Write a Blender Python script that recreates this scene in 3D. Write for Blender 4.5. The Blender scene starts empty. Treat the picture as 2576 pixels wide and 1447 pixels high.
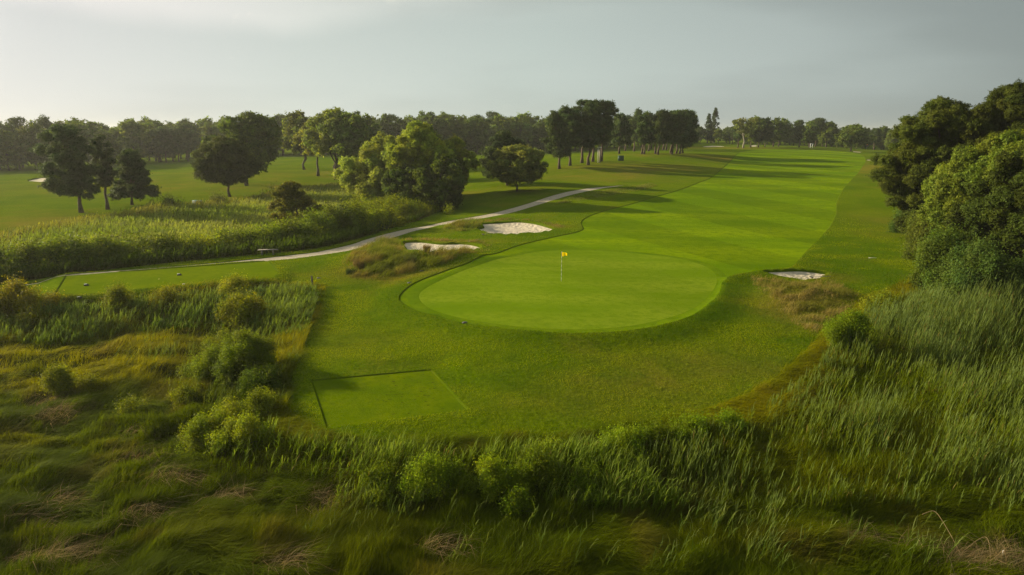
import bpy, math, random
import numpy as np
from mathutils import Vector, geometry

SC = bpy.context.scene
COL = SC.collection
RAD = math.radians

# ---------------------------------------------------------------- camera
CAM_H = 11.0
PITCH = RAD(12.9)
F = 1716.0                     # focal length in units of a 2576 px wide frame
cam_d = bpy.data.cameras.new("camera")
cam_d.sensor_width = 36.0
cam_d.lens = F / 2576.0 * 36.0
cam_d.clip_start = 0.5
cam_d.clip_end = 12000.0
cam = bpy.data.objects.new("camera", cam_d)
COL.objects.link(cam)
cam.location = (0, 0, CAM_H)
cam.rotation_euler = (math.pi / 2 - PITCH, 0, 0)
SC.camera = cam

# ---------------------------------------------------------------- sky
SUN_EL = RAD(18.6)
SUN_AZ = math.atan2(-0.936, 0.352)      # angle from +Y towards +X
w = bpy.data.worlds.new("World")
SC.world = w
w.use_nodes = True
nt = w.node_tree
for n in list(nt.nodes):
    nt.nodes.remove(n)


def N(tree, typ, **kw):
    n = tree.nodes.new(typ)
    for k, v in kw.items():
        if k.startswith("i_"):
            n.inputs[k[2:].replace("_", " ")].default_value = v
        else:
            setattr(n, k, v)
    return n


sky = N(nt, "ShaderNodeTexSky", sky_type='NISHITA', sun_disc=False)
sky.sun_elevation = SUN_EL
sky.sun_rotation = SUN_AZ
sky.altitude = 0
sky.air_density = 1.0
sky.dust_density = 1.5
sky.ozone_density = 1.5
# hazy cirrostratus veil over the clear sky, brighter towards the sun
tc = N(nt, "ShaderNodeTexCoord")
dt = N(nt, "ShaderNodeVectorMath", operation='DOT_PRODUCT')
dt.inputs[1].default_value = (math.sin(SUN_AZ) * math.cos(SUN_EL), math.cos(SUN_AZ) * math.cos(SUN_EL), math.sin(SUN_EL))
nt.links.new(tc.outputs["Generated"], dt.inputs[0])
veil = N(nt, "ShaderNodeValToRGB")
nt.links.new(dt.outputs["Value"], veil.inputs[0])
cr = veil.color_ramp
mr = N(nt, "ShaderNodeMapRange"); mr.inputs["From Min"].default_value = -1; mr.inputs["From Max"].default_value = 1
nt.links.new(dt.outputs["Value"], mr.inputs["Value"]); nt.links.new(mr.outputs[0], veil.inputs[0])
cr.elements[0].position = 0.0; cr.elements[0].color = (0.20, 0.235, 0.25, 1)
cr.elements[1].position = 1.0; cr.elements[1].color = (0.9, 0.88, 0.85, 1)
for pos, c in ((0.36, (0.24, 0.28, 0.27)), (0.52, (0.36, 0.41, 0.39)), (0.67, (0.435, 0.495, 0.46)), (0.80, (0.50, 0.545, 0.51)), (0.90, (0.58, 0.59, 0.575))):
    e = cr.elements.new(pos); e.color = (*c, 1)
vg = N(nt, "ShaderNodeMixRGB", blend_type='MULTIPLY'); vg.inputs[0].default_value = 1; vg.inputs[2].default_value = (10, 10, 10, 1)
nt.links.new(veil.outputs[0], vg.inputs[1])
# paler towards the horizon
sx = N(nt, "ShaderNodeSeparateXYZ"); nt.links.new(tc.outputs["Generated"], sx.inputs[0])
hz = N(nt, "ShaderNodeMapRange", interpolation_type='SMOOTHSTEP')
hz.inputs["From Min"].default_value = -0.02; hz.inputs["From Max"].default_value = 0.30
hz.inputs["To Min"].default_value = 1.25; hz.inputs["To Max"].default_value = 0.92
nt.links.new(sx.outputs["Z"], hz.inputs["Value"])
vh = N(nt, "ShaderNodeMixRGB", blend_type='MULTIPLY'); vh.inputs[0].default_value = 1
nt.links.new(vg.outputs[0], vh.inputs[1]); nt.links.new(hz.outputs[0], vh.inputs[2])
base = N(nt, "ShaderNodeMixRGB"); base.inputs[0].default_value = 0.94
nt.links.new(sky.outputs[0], base.inputs[1]); nt.links.new(vh.outputs[0], base.inputs[2])
# stratus bands: noise looked up by direction, stretched along the horizon
mp = N(nt, "ShaderNodeMapping")
mp.inputs["Scale"].default_value = (1.0, 1.0, 5.0)
mp.inputs["Location"].default_value = (0.3, 0.1, 0.0)
nt.links.new(tc.outputs["Generated"], mp.inputs["Vector"])
nz = N(nt, "ShaderNodeTexNoise")
nz.inputs["Scale"].default_value = 1.5
nz.inputs["Detail"].default_value = 4.0
nz.inputs["Roughness"].default_value = 0.42
nt.links.new(mp.outputs[0], nz.inputs["Vector"])
rmp = N(nt, "ShaderNodeMapRange", interpolation_type='SMOOTHSTEP')
rmp.inputs["From Min"].default_value = 0.42
rmp.inputs["From Max"].default_value = 0.60
rmp.inputs["To Min"].default_value = 0.87
rmp.inputs["To Max"].default_value = 1.03
nt.links.new(nz.outputs["Fac"], rmp.inputs["Value"])
mul = N(nt, "ShaderNodeMixRGB", blend_type='MULTIPLY')
mul.inputs[0].default_value = 1.0
nt.links.new(base.outputs[0], mul.inputs[1])
nt.links.new(rmp.outputs[0], mul.inputs[2])
# edge of a brighter cloud deck above the haze
n2 = N(nt, "ShaderNodeTexNoise"); n2.inputs["Scale"].default_value = 3.0; n2.inputs["Detail"].default_value = 3.0
nt.links.new(tc.outputs["Generated"], n2.inputs["Vector"])
ad = N(nt, "ShaderNodeMath", operation='MULTIPLY_ADD'); ad.inputs[1].default_value = 0.09
nt.links.new(n2.outputs["Fac"], ad.inputs[0]); nt.links.new(sx.outputs["Z"], ad.inputs[2])
dk = N(nt, "ShaderNodeMapRange", interpolation_type='SMOOTHSTEP')
dk.inputs["From Min"].default_value = 0.175; dk.inputs["From Max"].default_value = 0.215
nt.links.new(ad.outputs[0], dk.inputs["Value"])
tw = N(nt, "ShaderNodeMapRange", interpolation_type='SMOOTHSTEP')
tw.inputs["From Min"].default_value = 0.15; tw.inputs["From Max"].default_value = 0.75; tw.inputs["To Max"].default_value = 0.8
nt.links.new(dt.outputs["Value"], tw.inputs["Value"])
dm = N(nt, "ShaderNodeMath", operation='MULTIPLY'); nt.links.new(dk.outputs[0], dm.inputs[0]); nt.links.new(tw.outputs[0], dm.inputs[1])
dc = N(nt, "ShaderNodeMixRGB", blend_type='MULTIPLY'); dc.inputs[2].default_value = (1.36, 1.27, 1.25, 1)
nt.links.new(dm.outputs[0], dc.inputs[0]); nt.links.new(mul.outputs[0], dc.inputs[1])
# a few faint wisps of low cumulus
n3 = N(nt, "ShaderNodeTexNoise"); n3.inputs["Scale"].default_value = 11.0; n3.inputs["Detail"].default_value = 7.0; n3.inputs["Roughness"].default_value = 0.6
mp3 = N(nt, "ShaderNodeMapping"); mp3.inputs["Scale"].default_value = (1.0, 1.0, 1.9); mp3.inputs["Location"].default_value = (2.3, 0.4, 0.7)
nt.links.new(tc.outputs["Generated"], mp3.inputs["Vector"]); nt.links.new(mp3.outputs[0], n3.inputs["Vector"])
w3 = N(nt, "ShaderNodeMapRange", interpolation_type='SMOOTHSTEP'); w3.inputs["From Min"].default_value = 0.66; w3.inputs["From Max"].default_value = 0.76
nt.links.new(n3.outputs["Fac"], w3.inputs["Value"])
wc = N(nt, "ShaderNodeMixRGB", blend_type='MULTIPLY'); wc.inputs[2].default_value = (1.10, 1.075, 1.05, 1)
nt.links.new(w3.outputs[0], wc.inputs[0]); nt.links.new(dc.outputs[0], wc.inputs[1])
bg = N(nt, "ShaderNodeBackground")
bg.inputs["Strength"].default_value = 0.0605
out = N(nt, "ShaderNodeOutputWorld")
nt.links.new(wc.outputs[0], bg.inputs["Color"])
nt.links.new(bg.outputs[0], out.inputs["Surface"])

# ---------------------------------------------------------------- sun
sun_d = bpy.data.lights.new("sun", 'SUN')
sun_d.energy = 5.0
sun_d.angle = RAD(0.6)
sun_d.color = (1.0, 0.85, 0.58)
sun = bpy.data.objects.new("sun", sun_d)
COL.objects.link(sun)
sdir = Vector((math.sin(SUN_AZ) * math.cos(SUN_EL), math.cos(SUN_AZ) * math.cos(SUN_EL), math.sin(SUN_EL)))
sun.rotation_euler = sdir.to_track_quat('Z', 'Y').to_euler()
sun.location = (-60, 20, 60)

vs = SC.view_settings
SC.display_settings.display_device = 'sRGB'
vs.view_transform = 'Standard'
vs.look = 'None'
vs.exposure = 0.8
vs.gamma = 1.0
SC.render.engine = 'CYCLES'
SC.cycles.max_bounces = 6
SC.cycles.diffuse_bounces = 3
SC.cycles.glossy_bounces = 1
SC.cycles.transmission_bounces = 3
SC.cycles.transparent_max_bounces = 4
SC.cycles.volume_bounces = 0
SC.cycles.use_denoising = True
SC.cycles.denoiser = 'OPENIMAGEDENOISE'
SC.cycles.denoising_input_passes = 'RGB_ALBEDO_NORMAL'
SC.cycles.denoising_prefilter = 'NONE'

# ---------------------------------------------------------------- helpers
def vnoise(x, y, seed=0):
    x = np.asarray(x, float); y = np.asarray(y, float)
    xi = np.floor(x).astype(np.int64); yi = np.floor(y).astype(np.int64)
    fx = x - xi; fy = y - yi
    fx = fx * fx * (3 - 2 * fx); fy = fy * fy * (3 - 2 * fy)

    def h(i, j):
        n = (i * 374761393 + j * 668265263 + seed * 1274126177) & 0xffffffff
        n = ((n ^ (n >> 13)) * 1274126177) & 0xffffffff
        n = n ^ (n >> 16)
        return (n & 0xffff) / 65535.0
    a = h(xi, yi); b = h(xi + 1, yi); c = h(xi, yi + 1); d = h(xi + 1, yi + 1)
    return (a * (1 - fx) + b * fx) * (1 - fy) + (c * (1 - fx) + d * fx) * fy


def fbm(x, y, seed=0, octv=3):
    s = 0; a = 0.5; t = 0
    for k in range(octv):
        s = s + a * vnoise(np.asarray(x) * 2 ** k, np.asarray(y) * 2 ** k, seed + 17 * k)
        t += a; a *= 0.5
    return s / t


def sstep(a, b, x):
    t = np.clip((np.asarray(x, float) - a) / (b - a), 0, 1)
    return t * t * (3 - 2 * t)


def new_mesh(name, verts, faces, mat=None, tint=None, smooth=False):
    """faces: (N,4) or (N,3) int array, or list of such arrays"""
    me = bpy.data.meshes.new(name)
    if not isinstance(faces, (list, tuple)):
        faces = [faces]
    faces = [np.asarray(f, np.int32) for f in faces if len(f)]
    verts = np.asarray(verts, np.float32)
    nl = sum(f.size for f in faces); npoly = sum(len(f) for f in faces)
    me.vertices.add(len(verts))
    me.vertices.foreach_set("co", verts.ravel())
    me.loops.add(nl)
    me.polygons.add(npoly)
    me.loops.foreach_set("vertex_index", np.concatenate([f.ravel() for f in faces]))
    tot = np.concatenate([np.full(len(f), f.shape[1], np.int32) for f in faces])
    st = np.concatenate([[0], np.cumsum(tot)[:-1]]).astype(np.int32)
    me.polygons.foreach_set("loop_start", st)
    me.polygons.foreach_set("loop_total", tot)
    if smooth:
        me.polygons.foreach_set("use_smooth", np.ones(npoly, bool))
    if tint is not None:
        tint = np.asarray(tint, np.float32)
        at = me.attributes.new("tint", 'FLOAT_COLOR', 'POINT')
        c = np.ones((len(verts), 4), np.float32)
        c[:, :3] = tint
        at.data.foreach_set("color", c.ravel())
    me.update(calc_edges=True)
    if mat is not None:
        me.materials.append(mat)
    return me


def link(name, me, parent=None, loc=(0, 0, 0)):
    o = bpy.data.objects.new(name, me)
    COL.objects.link(o)
    o.location = loc
    if parent is not None:
        o.parent = parent
    return o


def tag(o, label=None, cat=None, group=None, kind=None):
    if label: o["label"] = label
    if cat: o["category"] = cat
    if group: o["group"] = group
    if kind: o["kind"] = kind
    return o


class MB:
    """collects quads for one mesh"""
    def __init__(self):
        self.v = []; self.q = []; self.t = []; self.n = 0; self.c = []

    def add(self, v, q=None, t=None, col=None):
        v = np.asarray(v, float)
        if q is not None and len(q): self.q.append(np.asarray(q, np.int64) + self.n)
        if t is not None and len(t): self.t.append(np.asarray(t, np.int64) + self.n)
        self.v.append(v); self.n += len(v)
        if col is not None: self.c.append(np.broadcast_to(np.asarray(col, float), (len(v), 3)))

    def box(self, c, s, rz=0.0, col=None, taper=1.0):
        x, y, z = s[0] / 2, s[1] / 2, s[2] / 2
        p = np.array([[-x, -y, -z], [x, -y, -z], [x, y, -z], [-x, y, -z],
                      [-x * taper, -y * taper, z], [x * taper, -y * taper, z], [x * taper, y * taper, z], [-x * taper, y * taper, z]])
        ca, sa = math.cos(rz), math.sin(rz)
        p = np.stack([p[:, 0] * ca - p[:, 1] * sa, p[:, 0] * sa + p[:, 1] * ca, p[:, 2]], 1) + np.asarray(c)
        self.add(p, q=[[0, 3, 2, 1], [4, 5, 6, 7], [0, 1, 5, 4], [1, 2, 6, 5], [2, 3, 7, 6], [3, 0, 4, 7]], col=col)

    def tube(self, pts, rad, sides=6, col=None, cap=True):
        pts = np.asarray(pts, float); k = len(pts)
        rad = np.broadcast_to(np.asarray(rad, float), (k,))
        tg = np.gradient(pts, axis=0)
        tg /= np.linalg.norm(tg, axis=1)[:, None] + 1e-9
        ref = np.where(np.abs(tg[:, 2:3]) > 0.9, np.array([[1.0, 0, 0]]), np.array([[0, 0, 1.0]]))
        a = np.cross(tg, ref); a /= np.linalg.norm(a, axis=1)[:, None] + 1e-9
        b = np.cross(tg, a)
        an = np.arange(sides) / sides * 2 * math.pi
        ring = (a[:, None, :] * np.cos(an)[None, :, None] + b[:, None, :] * np.sin(an)[None, :, None]) * rad[:, None, None] + pts[:, None, :]
        v = ring.reshape(-1, 3)
        q = []
        for i in range(k - 1):
            for j in range(sides):
                j2 = (j + 1) % sides
                q.append([i * sides + j, i * sides + j2, (i + 1) * sides + j2, (i + 1) * sides + j])
        t = []
        if cap:
            v = np.concatenate([v, pts[:1], pts[-1:]])
            for j in range(sides):
                j2 = (j + 1) % sides
                t.append([k * sides, j2, j]); t.append([k * sides + 1, (k - 1) * sides + j, (k - 1) * sides + j2])
        self.add(v, q, t, col)

    def build(self, name, mat, smooth=False):
        v = np.concatenate(self.v)
        f = []
        if self.q: f.append(np.concatenate(self.q))
        if self.t: f.append(np.concatenate(self.t))
        tint = np.concatenate(self.c) if self.c and sum(len(c) for c in self.c) == len(v) else None
        return new_mesh(name, v, f, mat, tint, smooth)


# ---------------------------------------------------------------- materials
def mat_new(name):
    m = bpy.data.materials.new(name)
    m.use_nodes = True
    t = m.node_tree
    for n in list(t.nodes):
        t.nodes.remove(n)
    o = t.nodes.new("ShaderNodeOutputMaterial")
    return m, t, o


def plain(name, col, rough=0.6, metal=0.0, noise=0.12, scale=6.0, bump=0.0):
    m, t, o = mat_new(name)
    b = N(t, "ShaderNodeBsdfPrincipled")
    b.inputs["Roughness"].default_value = rough
    b.inputs["Metallic"].default_value = metal
    tcn = N(t, "ShaderNodeTexCoord")
    nn = N(t, "ShaderNodeTexNoise")
    nn.inputs["Scale"].default_value = scale
    nn.inputs["Detail"].default_value = 5
    t.links.new(tcn.outputs["Object"], nn.inputs["Vector"])
    r = N(t, "ShaderNodeMapRange")
    r.inputs["From Min"].default_value = 0.3; r.inputs["From Max"].default_value = 0.7
    r.inputs["To Min"].default_value = 1 - noise; r.inputs["To Max"].default_value = 1 + noise
    t.links.new(nn.outputs["Fac"], r.inputs["Value"])
    x = N(t, "ShaderNodeMixRGB", blend_type='MULTIPLY')
    x.inputs[0].default_value = 1
    x.inputs[1].default_value = (*col, 1)
    t.links.new(r.outputs[0], x.inputs[2])
    t.links.new(x.outputs[0], b.inputs["Base Color"])
    if bump:
        bp = N(t, "ShaderNodeBump")
        bp.inputs["Distance"].default_value = bump
        t.links.new(nn.outputs["Fac"], bp.inputs["Height"])
        t.links.new(bp.outputs[0], b.inputs["Normal"])
    t.links.new(b.outputs[0], o.inputs["Surface"])
    return m


def leaf_mat(name, transl=0.35, rough=0.55, spec=0.05, gain=1.0, rnd=0.25):
    m, t, o = mat_new(name)
    at = N(t, "ShaderNodeAttribute", attribute_name="tint")
    oi = N(t, "ShaderNodeObjectInfo")
    r = N(t, "ShaderNodeMapRange")
    r.inputs["To Min"].default_value = gain * (1 - rnd); r.inputs["To Max"].default_value = gain * (1 + rnd)
    t.links.new(oi.outputs["Random"], r.inputs["Value"])
    x = N(t, "ShaderNodeMixRGB", blend_type='MULTIPLY')
    x.inputs[0].default_value = 1
    t.links.new(at.outputs["Color"], x.inputs[1])
    t.links.new(r.outputs[0], x.inputs[2])
    b = N(t, "ShaderNodeBsdfPrincipled")
    b.inputs["Roughness"].default_value = rough
    b.inputs["Specular IOR Level"].default_value = spec
    t.links.new(x.outputs[0], b.inputs["Base Color"])
    tr = N(t, "ShaderNodeBsdfTranslucent")
    y = N(t, "ShaderNodeMixRGB", blend_type='MULTIPLY')
    y.inputs[0].default_value = 1
    y.inputs[2].default_value = (1.25, 1.2, 0.35, 1)
    t.links.new(x.outputs[0], y.inputs[1])
    t.links.new(y.outputs[0], tr.inputs["Color"])
    mx = N(t, "ShaderNodeMixShader")
    mx.inputs[0].default_value = transl
    t.links.new(b.outputs[0], mx.inputs[1])
    t.links.new(tr.outputs[0], mx.inputs[2])
    t.links.new(mx.outputs[0], o.inputs["Surface"])
    return m


M_LEAF = leaf_mat("leaf", 0.45, gain=2.0)
M_NEEDLE = leaf_mat("pine_needle", 0.32, rough=0.6, gain=2.0)
M_BLADE = leaf_mat("grass_blade", 0.45, rough=0.6, spec=0.015, rnd=0.0, gain=1.35)
M_BARK = plain("bark", (0.085, 0.065, 0.047), 0.9, noise=0.35, scale=3.0, bump=0.05)
M_BARK_PINE = plain("pine_bark", (0.105, 0.072, 0.050), 0.9, noise=0.4, scale=2.5, bump=0.06)
M_BARK_PALE = plain("pale_bark", (0.30, 0.27, 0.21), 0.85, noise=0.25, scale=2.5, bump=0.03)


def turf(name, c1, c2, c3, bscale, bdist, patch=0.12, stripe=0.0, fine=30.0, rough=0.75, drought=None, streak=1.0, sheen=0.0):
    """mown or rough grass: three greens mixed by large and small noise, a bump for the nap"""
    m, t, o = mat_new(name)
    b = N(t, "ShaderNodeBsdfPrincipled")
    b.inputs["Roughness"].default_value = rough
    b.inputs["Specular IOR Level"].default_value = 0.0
    if sheen:
        b.inputs["Sheen Weight"].default_value = sheen
        b.inputs["Sheen Tint"].default_value = (0.75, 0.9, 0.3, 1)
        b.inputs["Sheen Roughness"].default_value = 0.45
    tcn = N(t, "ShaderNodeTexCoord")
    mpn = N(t, "ShaderNodeMapping")
    mpn.inputs["Scale"].default_value = (1.0 / streak, 1.0, 1.0)
    mpn.inputs["Rotation"].default_value = (0, 0, 0.25)
    t.links.new(tcn.outputs["Object"], mpn.inputs["Vector"])
    big = N(t, "ShaderNodeTexNoise"); big.inputs["Scale"].default_value = patch; big.inputs["Detail"].default_value = 6; big.inputs["Roughness"].default_value = 0.6
    t.links.new(mpn.outputs[0], big.inputs["Vector"])
    sm = N(t, "ShaderNodeTexNoise"); sm.inputs["Scale"].default_value = fine; sm.inputs["Detail"].default_value = 4; sm.inputs["Roughness"].default_value = 0.7
    t.links.new(tcn.outputs["Object"], sm.inputs["Vector"])
    r1 = N(t, "ShaderNodeMapRange", interpolation_type='SMOOTHSTEP'); r1.inputs["From Min"].default_value = 0.35; r1.inputs["From Max"].default_value = 0.65
    t.links.new(big.outputs["Fac"], r1.inputs["Value"])
    m1 = N(t, "ShaderNodeMixRGB"); m1.inputs[1].default_value = (*c1, 1); m1.inputs[2].default_value = (*c2, 1)
    t.links.new(r1.outputs[0], m1.inputs[0])
    r2 = N(t, "ShaderNodeMapRange"); r2.inputs["From Min"].default_value = 0.45; r2.inputs["From Max"].default_value = 0.75
    t.links.new(sm.outputs["Fac"], r2.inputs["Value"])
    m2 = N(t, "ShaderNodeMixRGB"); m2.inputs[2].default_value = (*c3, 1)
    t.links.new(r2.outputs[0], m2.inputs[0]); t.links.new(m1.outputs[0], m2.inputs[1])
    last = m2
    if drought:
        dz = N(t, "ShaderNodeTexNoise"); dz.inputs["Scale"].default_value = 0.16; dz.inputs["Detail"].default_value = 7; dz.inputs["Roughness"].default_value = 0.65
        t.links.new(tcn.outputs["Object"], dz.inputs["Vector"])
        r3 = N(t, "ShaderNodeMapRange", interpolation_type='SMOOTHSTEP'); r3.inputs["From Min"].default_value = 0.5; r3.inputs["From Max"].default_value = 0.72
        r3.inputs["To Max"].default_value = 0.8
        t.links.new(dz.outputs["Fac"], r3.inputs["Value"])
        m3 = N(t, "ShaderNodeMixRGB"); m3.inputs[2].default_value = (*drought, 1)
        at = N(t, "ShaderNodeAttribute", attribute_name="dry")
        mm = N(t, "ShaderNodeMath", operation='MULTIPLY_ADD')
        mm.inputs[1].default_value = 0.35
        t.links.new(r3.outputs[0], mm.inputs[0]); t.links.new(at.outputs["Fac"], mm.inputs[2])
        # dryness from the vertices (mound faces) broken up by the noise
        mk = N(t, "ShaderNodeMath", operation='MULTIPLY')
        r4 = N(t, "ShaderNodeMapRange", interpolation_type='SMOOTHSTEP'); r4.inputs["From Min"].default_value = 0.3; r4.inputs["From Max"].default_value = 0.62; r4.inputs["To Min"].default_value = 0.25
        t.links.new(dz.outputs["Fac"], r4.inputs["Value"])
        t.links.new(mm.outputs[0], mk.inputs[0]); t.links.new(r4.outputs[0], mk.inputs[1])
        t.links.new(mk.outputs[0], m3.inputs[0]); t.links.new(last.outputs[0], m3.inputs[1])
        last = m3
    if stripe:
        wv = N(t, "ShaderNodeTexWave", wave_type='BANDS', bands_direction='X')
        mp2 = N(t, "ShaderNodeMapping"); mp2.inputs["Rotation"].default_value = (0, 0, RAD(-27))
        t.links.new(tcn.outputs["Object"], mp2.inputs["Vector"])
        wv.inputs["Scale"].default_value = 0.02; wv.inputs["Distortion"].default_value = 0.8; wv.inputs["Detail"].default_value = 1
        t.links.new(mp2.outputs[0], wv.inputs["Vector"])
        r5 = N(t, "ShaderNodeMapRange", interpolation_type='SMOOTHSTEP'); r5.inputs["From Min"].default_value = 0.45; r5.inputs["From Max"].default_value = 0.55
        r5.inputs["To Min"].default_value = 1 - stripe; r5.inputs["To Max"].default_value = 1 + stripe
        t.links.new(wv.outputs["Fac"], r5.inputs["Value"])
        m5 = N(t, "ShaderNodeMixRGB", blend_type='MULTIPLY'); m5.inputs[0].default_value = 1
        t.links.new(last.outputs[0], m5.inputs[1]); t.links.new(r5.outputs[0], m5.inputs[2])
        last = m5
    t.links.new(last.outputs[0], b.inputs["Base Color"])
    bn = N(t, "ShaderNodeTexNoise"); bn.inputs["Scale"].default_value = bscale; bn.inputs["Detail"].default_value = 6; bn.inputs["Roughness"].default_value = 0.65
    t.links.new(tcn.outputs["Object"], bn.inputs["Vector"])
    bp = N(t, "ShaderNodeBump"); bp.inputs["Distance"].default_value = bdist; bp.inputs["Strength"].default_value = 1.0
    t.links.new(bn.outputs["Fac"], bp.inputs["Height"])
    t.links.new(bp.outputs[0], b.inputs["Normal"])
    t.links.new(b.outputs[0], o.inputs["Surface"])
    return m


M_ROUGH = turf("rough_turf", (0.078, 0.130, 0.001), (0.116, 0.162, 0.002), (0.050, 0.088, 0.001), 3.2, 0.10, patch=0.10, fine=5.0, drought=(0.20, 0.150, 0.022))
M_FAIR = turf("fairway_turf", (0.092, 0.162, 0.001), (0.156, 0.222, 0.001), (0.080, 0.142, 0.001), 7.0, 0.03, patch=0.13, stripe=0.09, fine=1.1, streak=4.5)
M_GREEN = turf("green_turf", (0.112, 0.184, 0.003), (0.165, 0.228, 0.010), (0.098, 0.165, 0.002), 12.0, 0.010, patch=0.20, stripe=0.03, fine=1.8, streak=3.5)
M_COLLAR = turf("collar_turf", (0.082, 0.146, 0.002), (0.112, 0.172, 0.003), (0.072, 0.130, 0.001), 10.0, 0.015, patch=0.3, fine=2.5, streak=2.0)
M_TEE = turf("tee_turf", (0.078, 0.124, 0.001), (0.116, 0.154, 0.001), (0.064, 0.104, 0.001), 9.0, 0.02, patch=0.35, fine=3.0)
M_TEEL = turf("long_tee_turf", (0.100, 0.150, 0.001), (0.130, 0.172, 0.002), (0.085, 0.130, 0.001), 9.0, 0.02, patch=0.25, fine=3.0)
M_LIP = turf("cut_edge", (0.066, 0.104, 0.002), (0.084, 0.114, 0.003), (0.050, 0.080, 0.001), 8.0, 0.08, patch=0.5, fine=9.0)
M_MARSH = turf("marsh_soil", (0.045, 0.056, 0.004), (0.065, 0.060, 0.010), (0.03, 0.032, 0.003), 5.0, 0.10, patch=0.4, fine=9.0)
M_SAND = plain("bunker_sand", (0.51, 0.445, 0.325), 0.9, noise=0.16, scale=2.2, bump=0.25)
M_PATH = plain("gravel_path", (0.36, 0.31, 0.22), 0.95, noise=0.22, scale=4.0, bump=0.05)

# ---------------------------------------------------------------- terrain
CP_, SP_ = math.cos(PITCH), math.sin(PITCH)


def pix_dir(u, v):
    a = (u - 1288.0) / F; b = (723.5 - v) / F
    d = np.array([a, CP_ + b * SP_, -SP_ + b * CP_])
    return d


def cp(u, v, Y):
    d = pix_dir(u, v); s = Y / d[1]
    return (d[0] * s, Y, CAM_H + d[2] * s)


CPS = [(-7, 50, 0), (8, 50, 0), (0, 38, -.15), (0, 63, .1), (12, 60, 0), (5, 80, .2), (15, 80, .2),
       cp(1800, 470, 120), cp(2100, 470, 121), cp(1850, 407, 180), cp(2150, 407, 180), cp(1900, 374, 265), cp(2100, 377, 262), cp(2000, 369, 310),
       cp(1410, 425, 150), cp(1480, 412, 157), cp(1560, 400, 172), cp(1650, 389, 187), cp(1750, 389, 195),
       cp(1500, 468, 118), cp(1300, 480, 110), cp(1200, 500, 108), cp(1000, 585, 77), cp(1650, 440, 140),
       cp(578, 495, 118), cp(205, 535, 95), cp(0, 430, 188), cp(450, 405, 240), cp(763, 427, 180), cp(850, 452, 150),
       cp(700, 394, 245), cp(1190, 390, 240), cp(1190, 440, 160), cp(1350, 388, 245), cp(1450, 384, 250),
       cp(1800, 362, 320), cp(2240, 388, 240), cp(2240, 440, 150), cp(2200, 600, 74),
       cp(-300, 432, 185), cp(2700, 420, 200),
       (-8, 40, -.5), (-7, 29, -.9), (0, 29, -.75), (2, 25, -1.1), (9, 31, -.9), (16, 40, -.5), (22, 45, -.6),
       (-12, 25, -1.0), (12, 24, -1.2), (0, 15, -1.2), (-25, 20, -1.0), (28, 22, -1.2), (-30, 40, -.7), (-32, 58, 0), (-14, 56, 0),
       (-45, 62, -.4), (35, 60, -.2), (60, 30, -.8), (-60, 30, -.8),
       (600, 600, 4), (-600, 600, 4), (0, 700, 5), (-400, 100, 0), (400, 150, 1), (-200, -200, -2), (200, -200, -2), (0, -60, -1.5)]
CPS = np.array(CPS, float)
_S = 100.0


def _phi(r2):
    return 0.5 * r2 * np.log(r2 + 1e-12)


def _tps_fit():
    P = CPS[:, :2] / _S; n = len(P)
    d2 = ((P[:, None] - P[None]) ** 2).sum(-1)
    A = np.zeros((n + 3, n + 3))
    A[:n, :n] = _phi(d2) + 2e-4 * np.eye(n)
    A[:n, n] = 1; A[:n, n + 1:] = P
    A[n, :n] = 1; A[n + 1:, :n] = P.T
    return np.linalg.solve(A, np.concatenate([CPS[:, 2], [0, 0, 0]]))


_W = _tps_fit()


def tps(x, y):
    x = np.asarray(x, float); y = np.asarray(y, float)
    sh = x.shape; x = x.ravel() / _S; y = y.ravel() / _S
    o = np.empty(len(x)); P = CPS[:, :2] / _S
    for i in range(0, len(x), 40000):
        xs, ys = x[i:i + 40000], y[i:i + 40000]
        d2 = (xs[:, None] - P[None, :, 0]) ** 2 + (ys[:, None] - P[None, :, 1]) ** 2
        o[i:i + 40000] = _phi(d2) @ _W[:-3] + _W[-3] + _W[-2] * xs + _W[-1] * ys
    return o.reshape(sh)


def base_z(x, y):
    x = np.asarray(x, float); y = np.asarray(y, float)
    r = np.hypot(x, y)
    k = sstep(420, 900, r)
    s = np.where(r > 880, 880 / np.maximum(r, 1), 1.0)
    z = tps(x * s, y * s) * (1 - k) + 4.0 * k
    for (mx, my, a, rx, ry) in MOUNDS:
        z = z + a * np.exp(-(((x - mx) / rx) ** 2 + ((y - my) / ry) ** 2))
    return z


MOUNDS = []


def ray(u, v, f, tmin=12.0, tmax=900.0):
    d = pix_dir(u, v)
    t = np.concatenate([np.arange(tmin, 130, 0.5), np.geomspace(130, tmax, 400)])
    h = CAM_H + d[2] * t - f(d[0] * t, d[1] * t)
    k = np.nonzero(h < 0)[0]
    if len(k) == 0:
        i = int(np.argmin(np.abs(h))) ; a = b = t[i]
    else:
        i = k[0]; a, b = t[max(i - 1, 0)], t[i]
        for _ in range(22):
            m = (a + b) / 2
            if CAM_H + d[2] * m - f(np.array([d[0] * m]), np.array([d[1] * m]))[0] < 0: b = m
            else: a = m
    m = (a + b) / 2
    return np.array([d[0] * m, d[1] * m, CAM_H + d[2] * m])


def mound(u, v, a, rx, ry):
    p = ray(u, v, base_z)
    MOUNDS.append((p[0], p[1], a, rx, ry))


mound(985, 655, 0.7, 6.0, 3.6)
mound(1150, 645, 0.35, 4.5, 2.0)
mound(1160, 572, 0.35, 4.0, 2.5)
mound(2025, 742, 0.75, 3.4, 2.6)
mound(1700, 395, 0.6, 10.0, 8.0)


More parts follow.
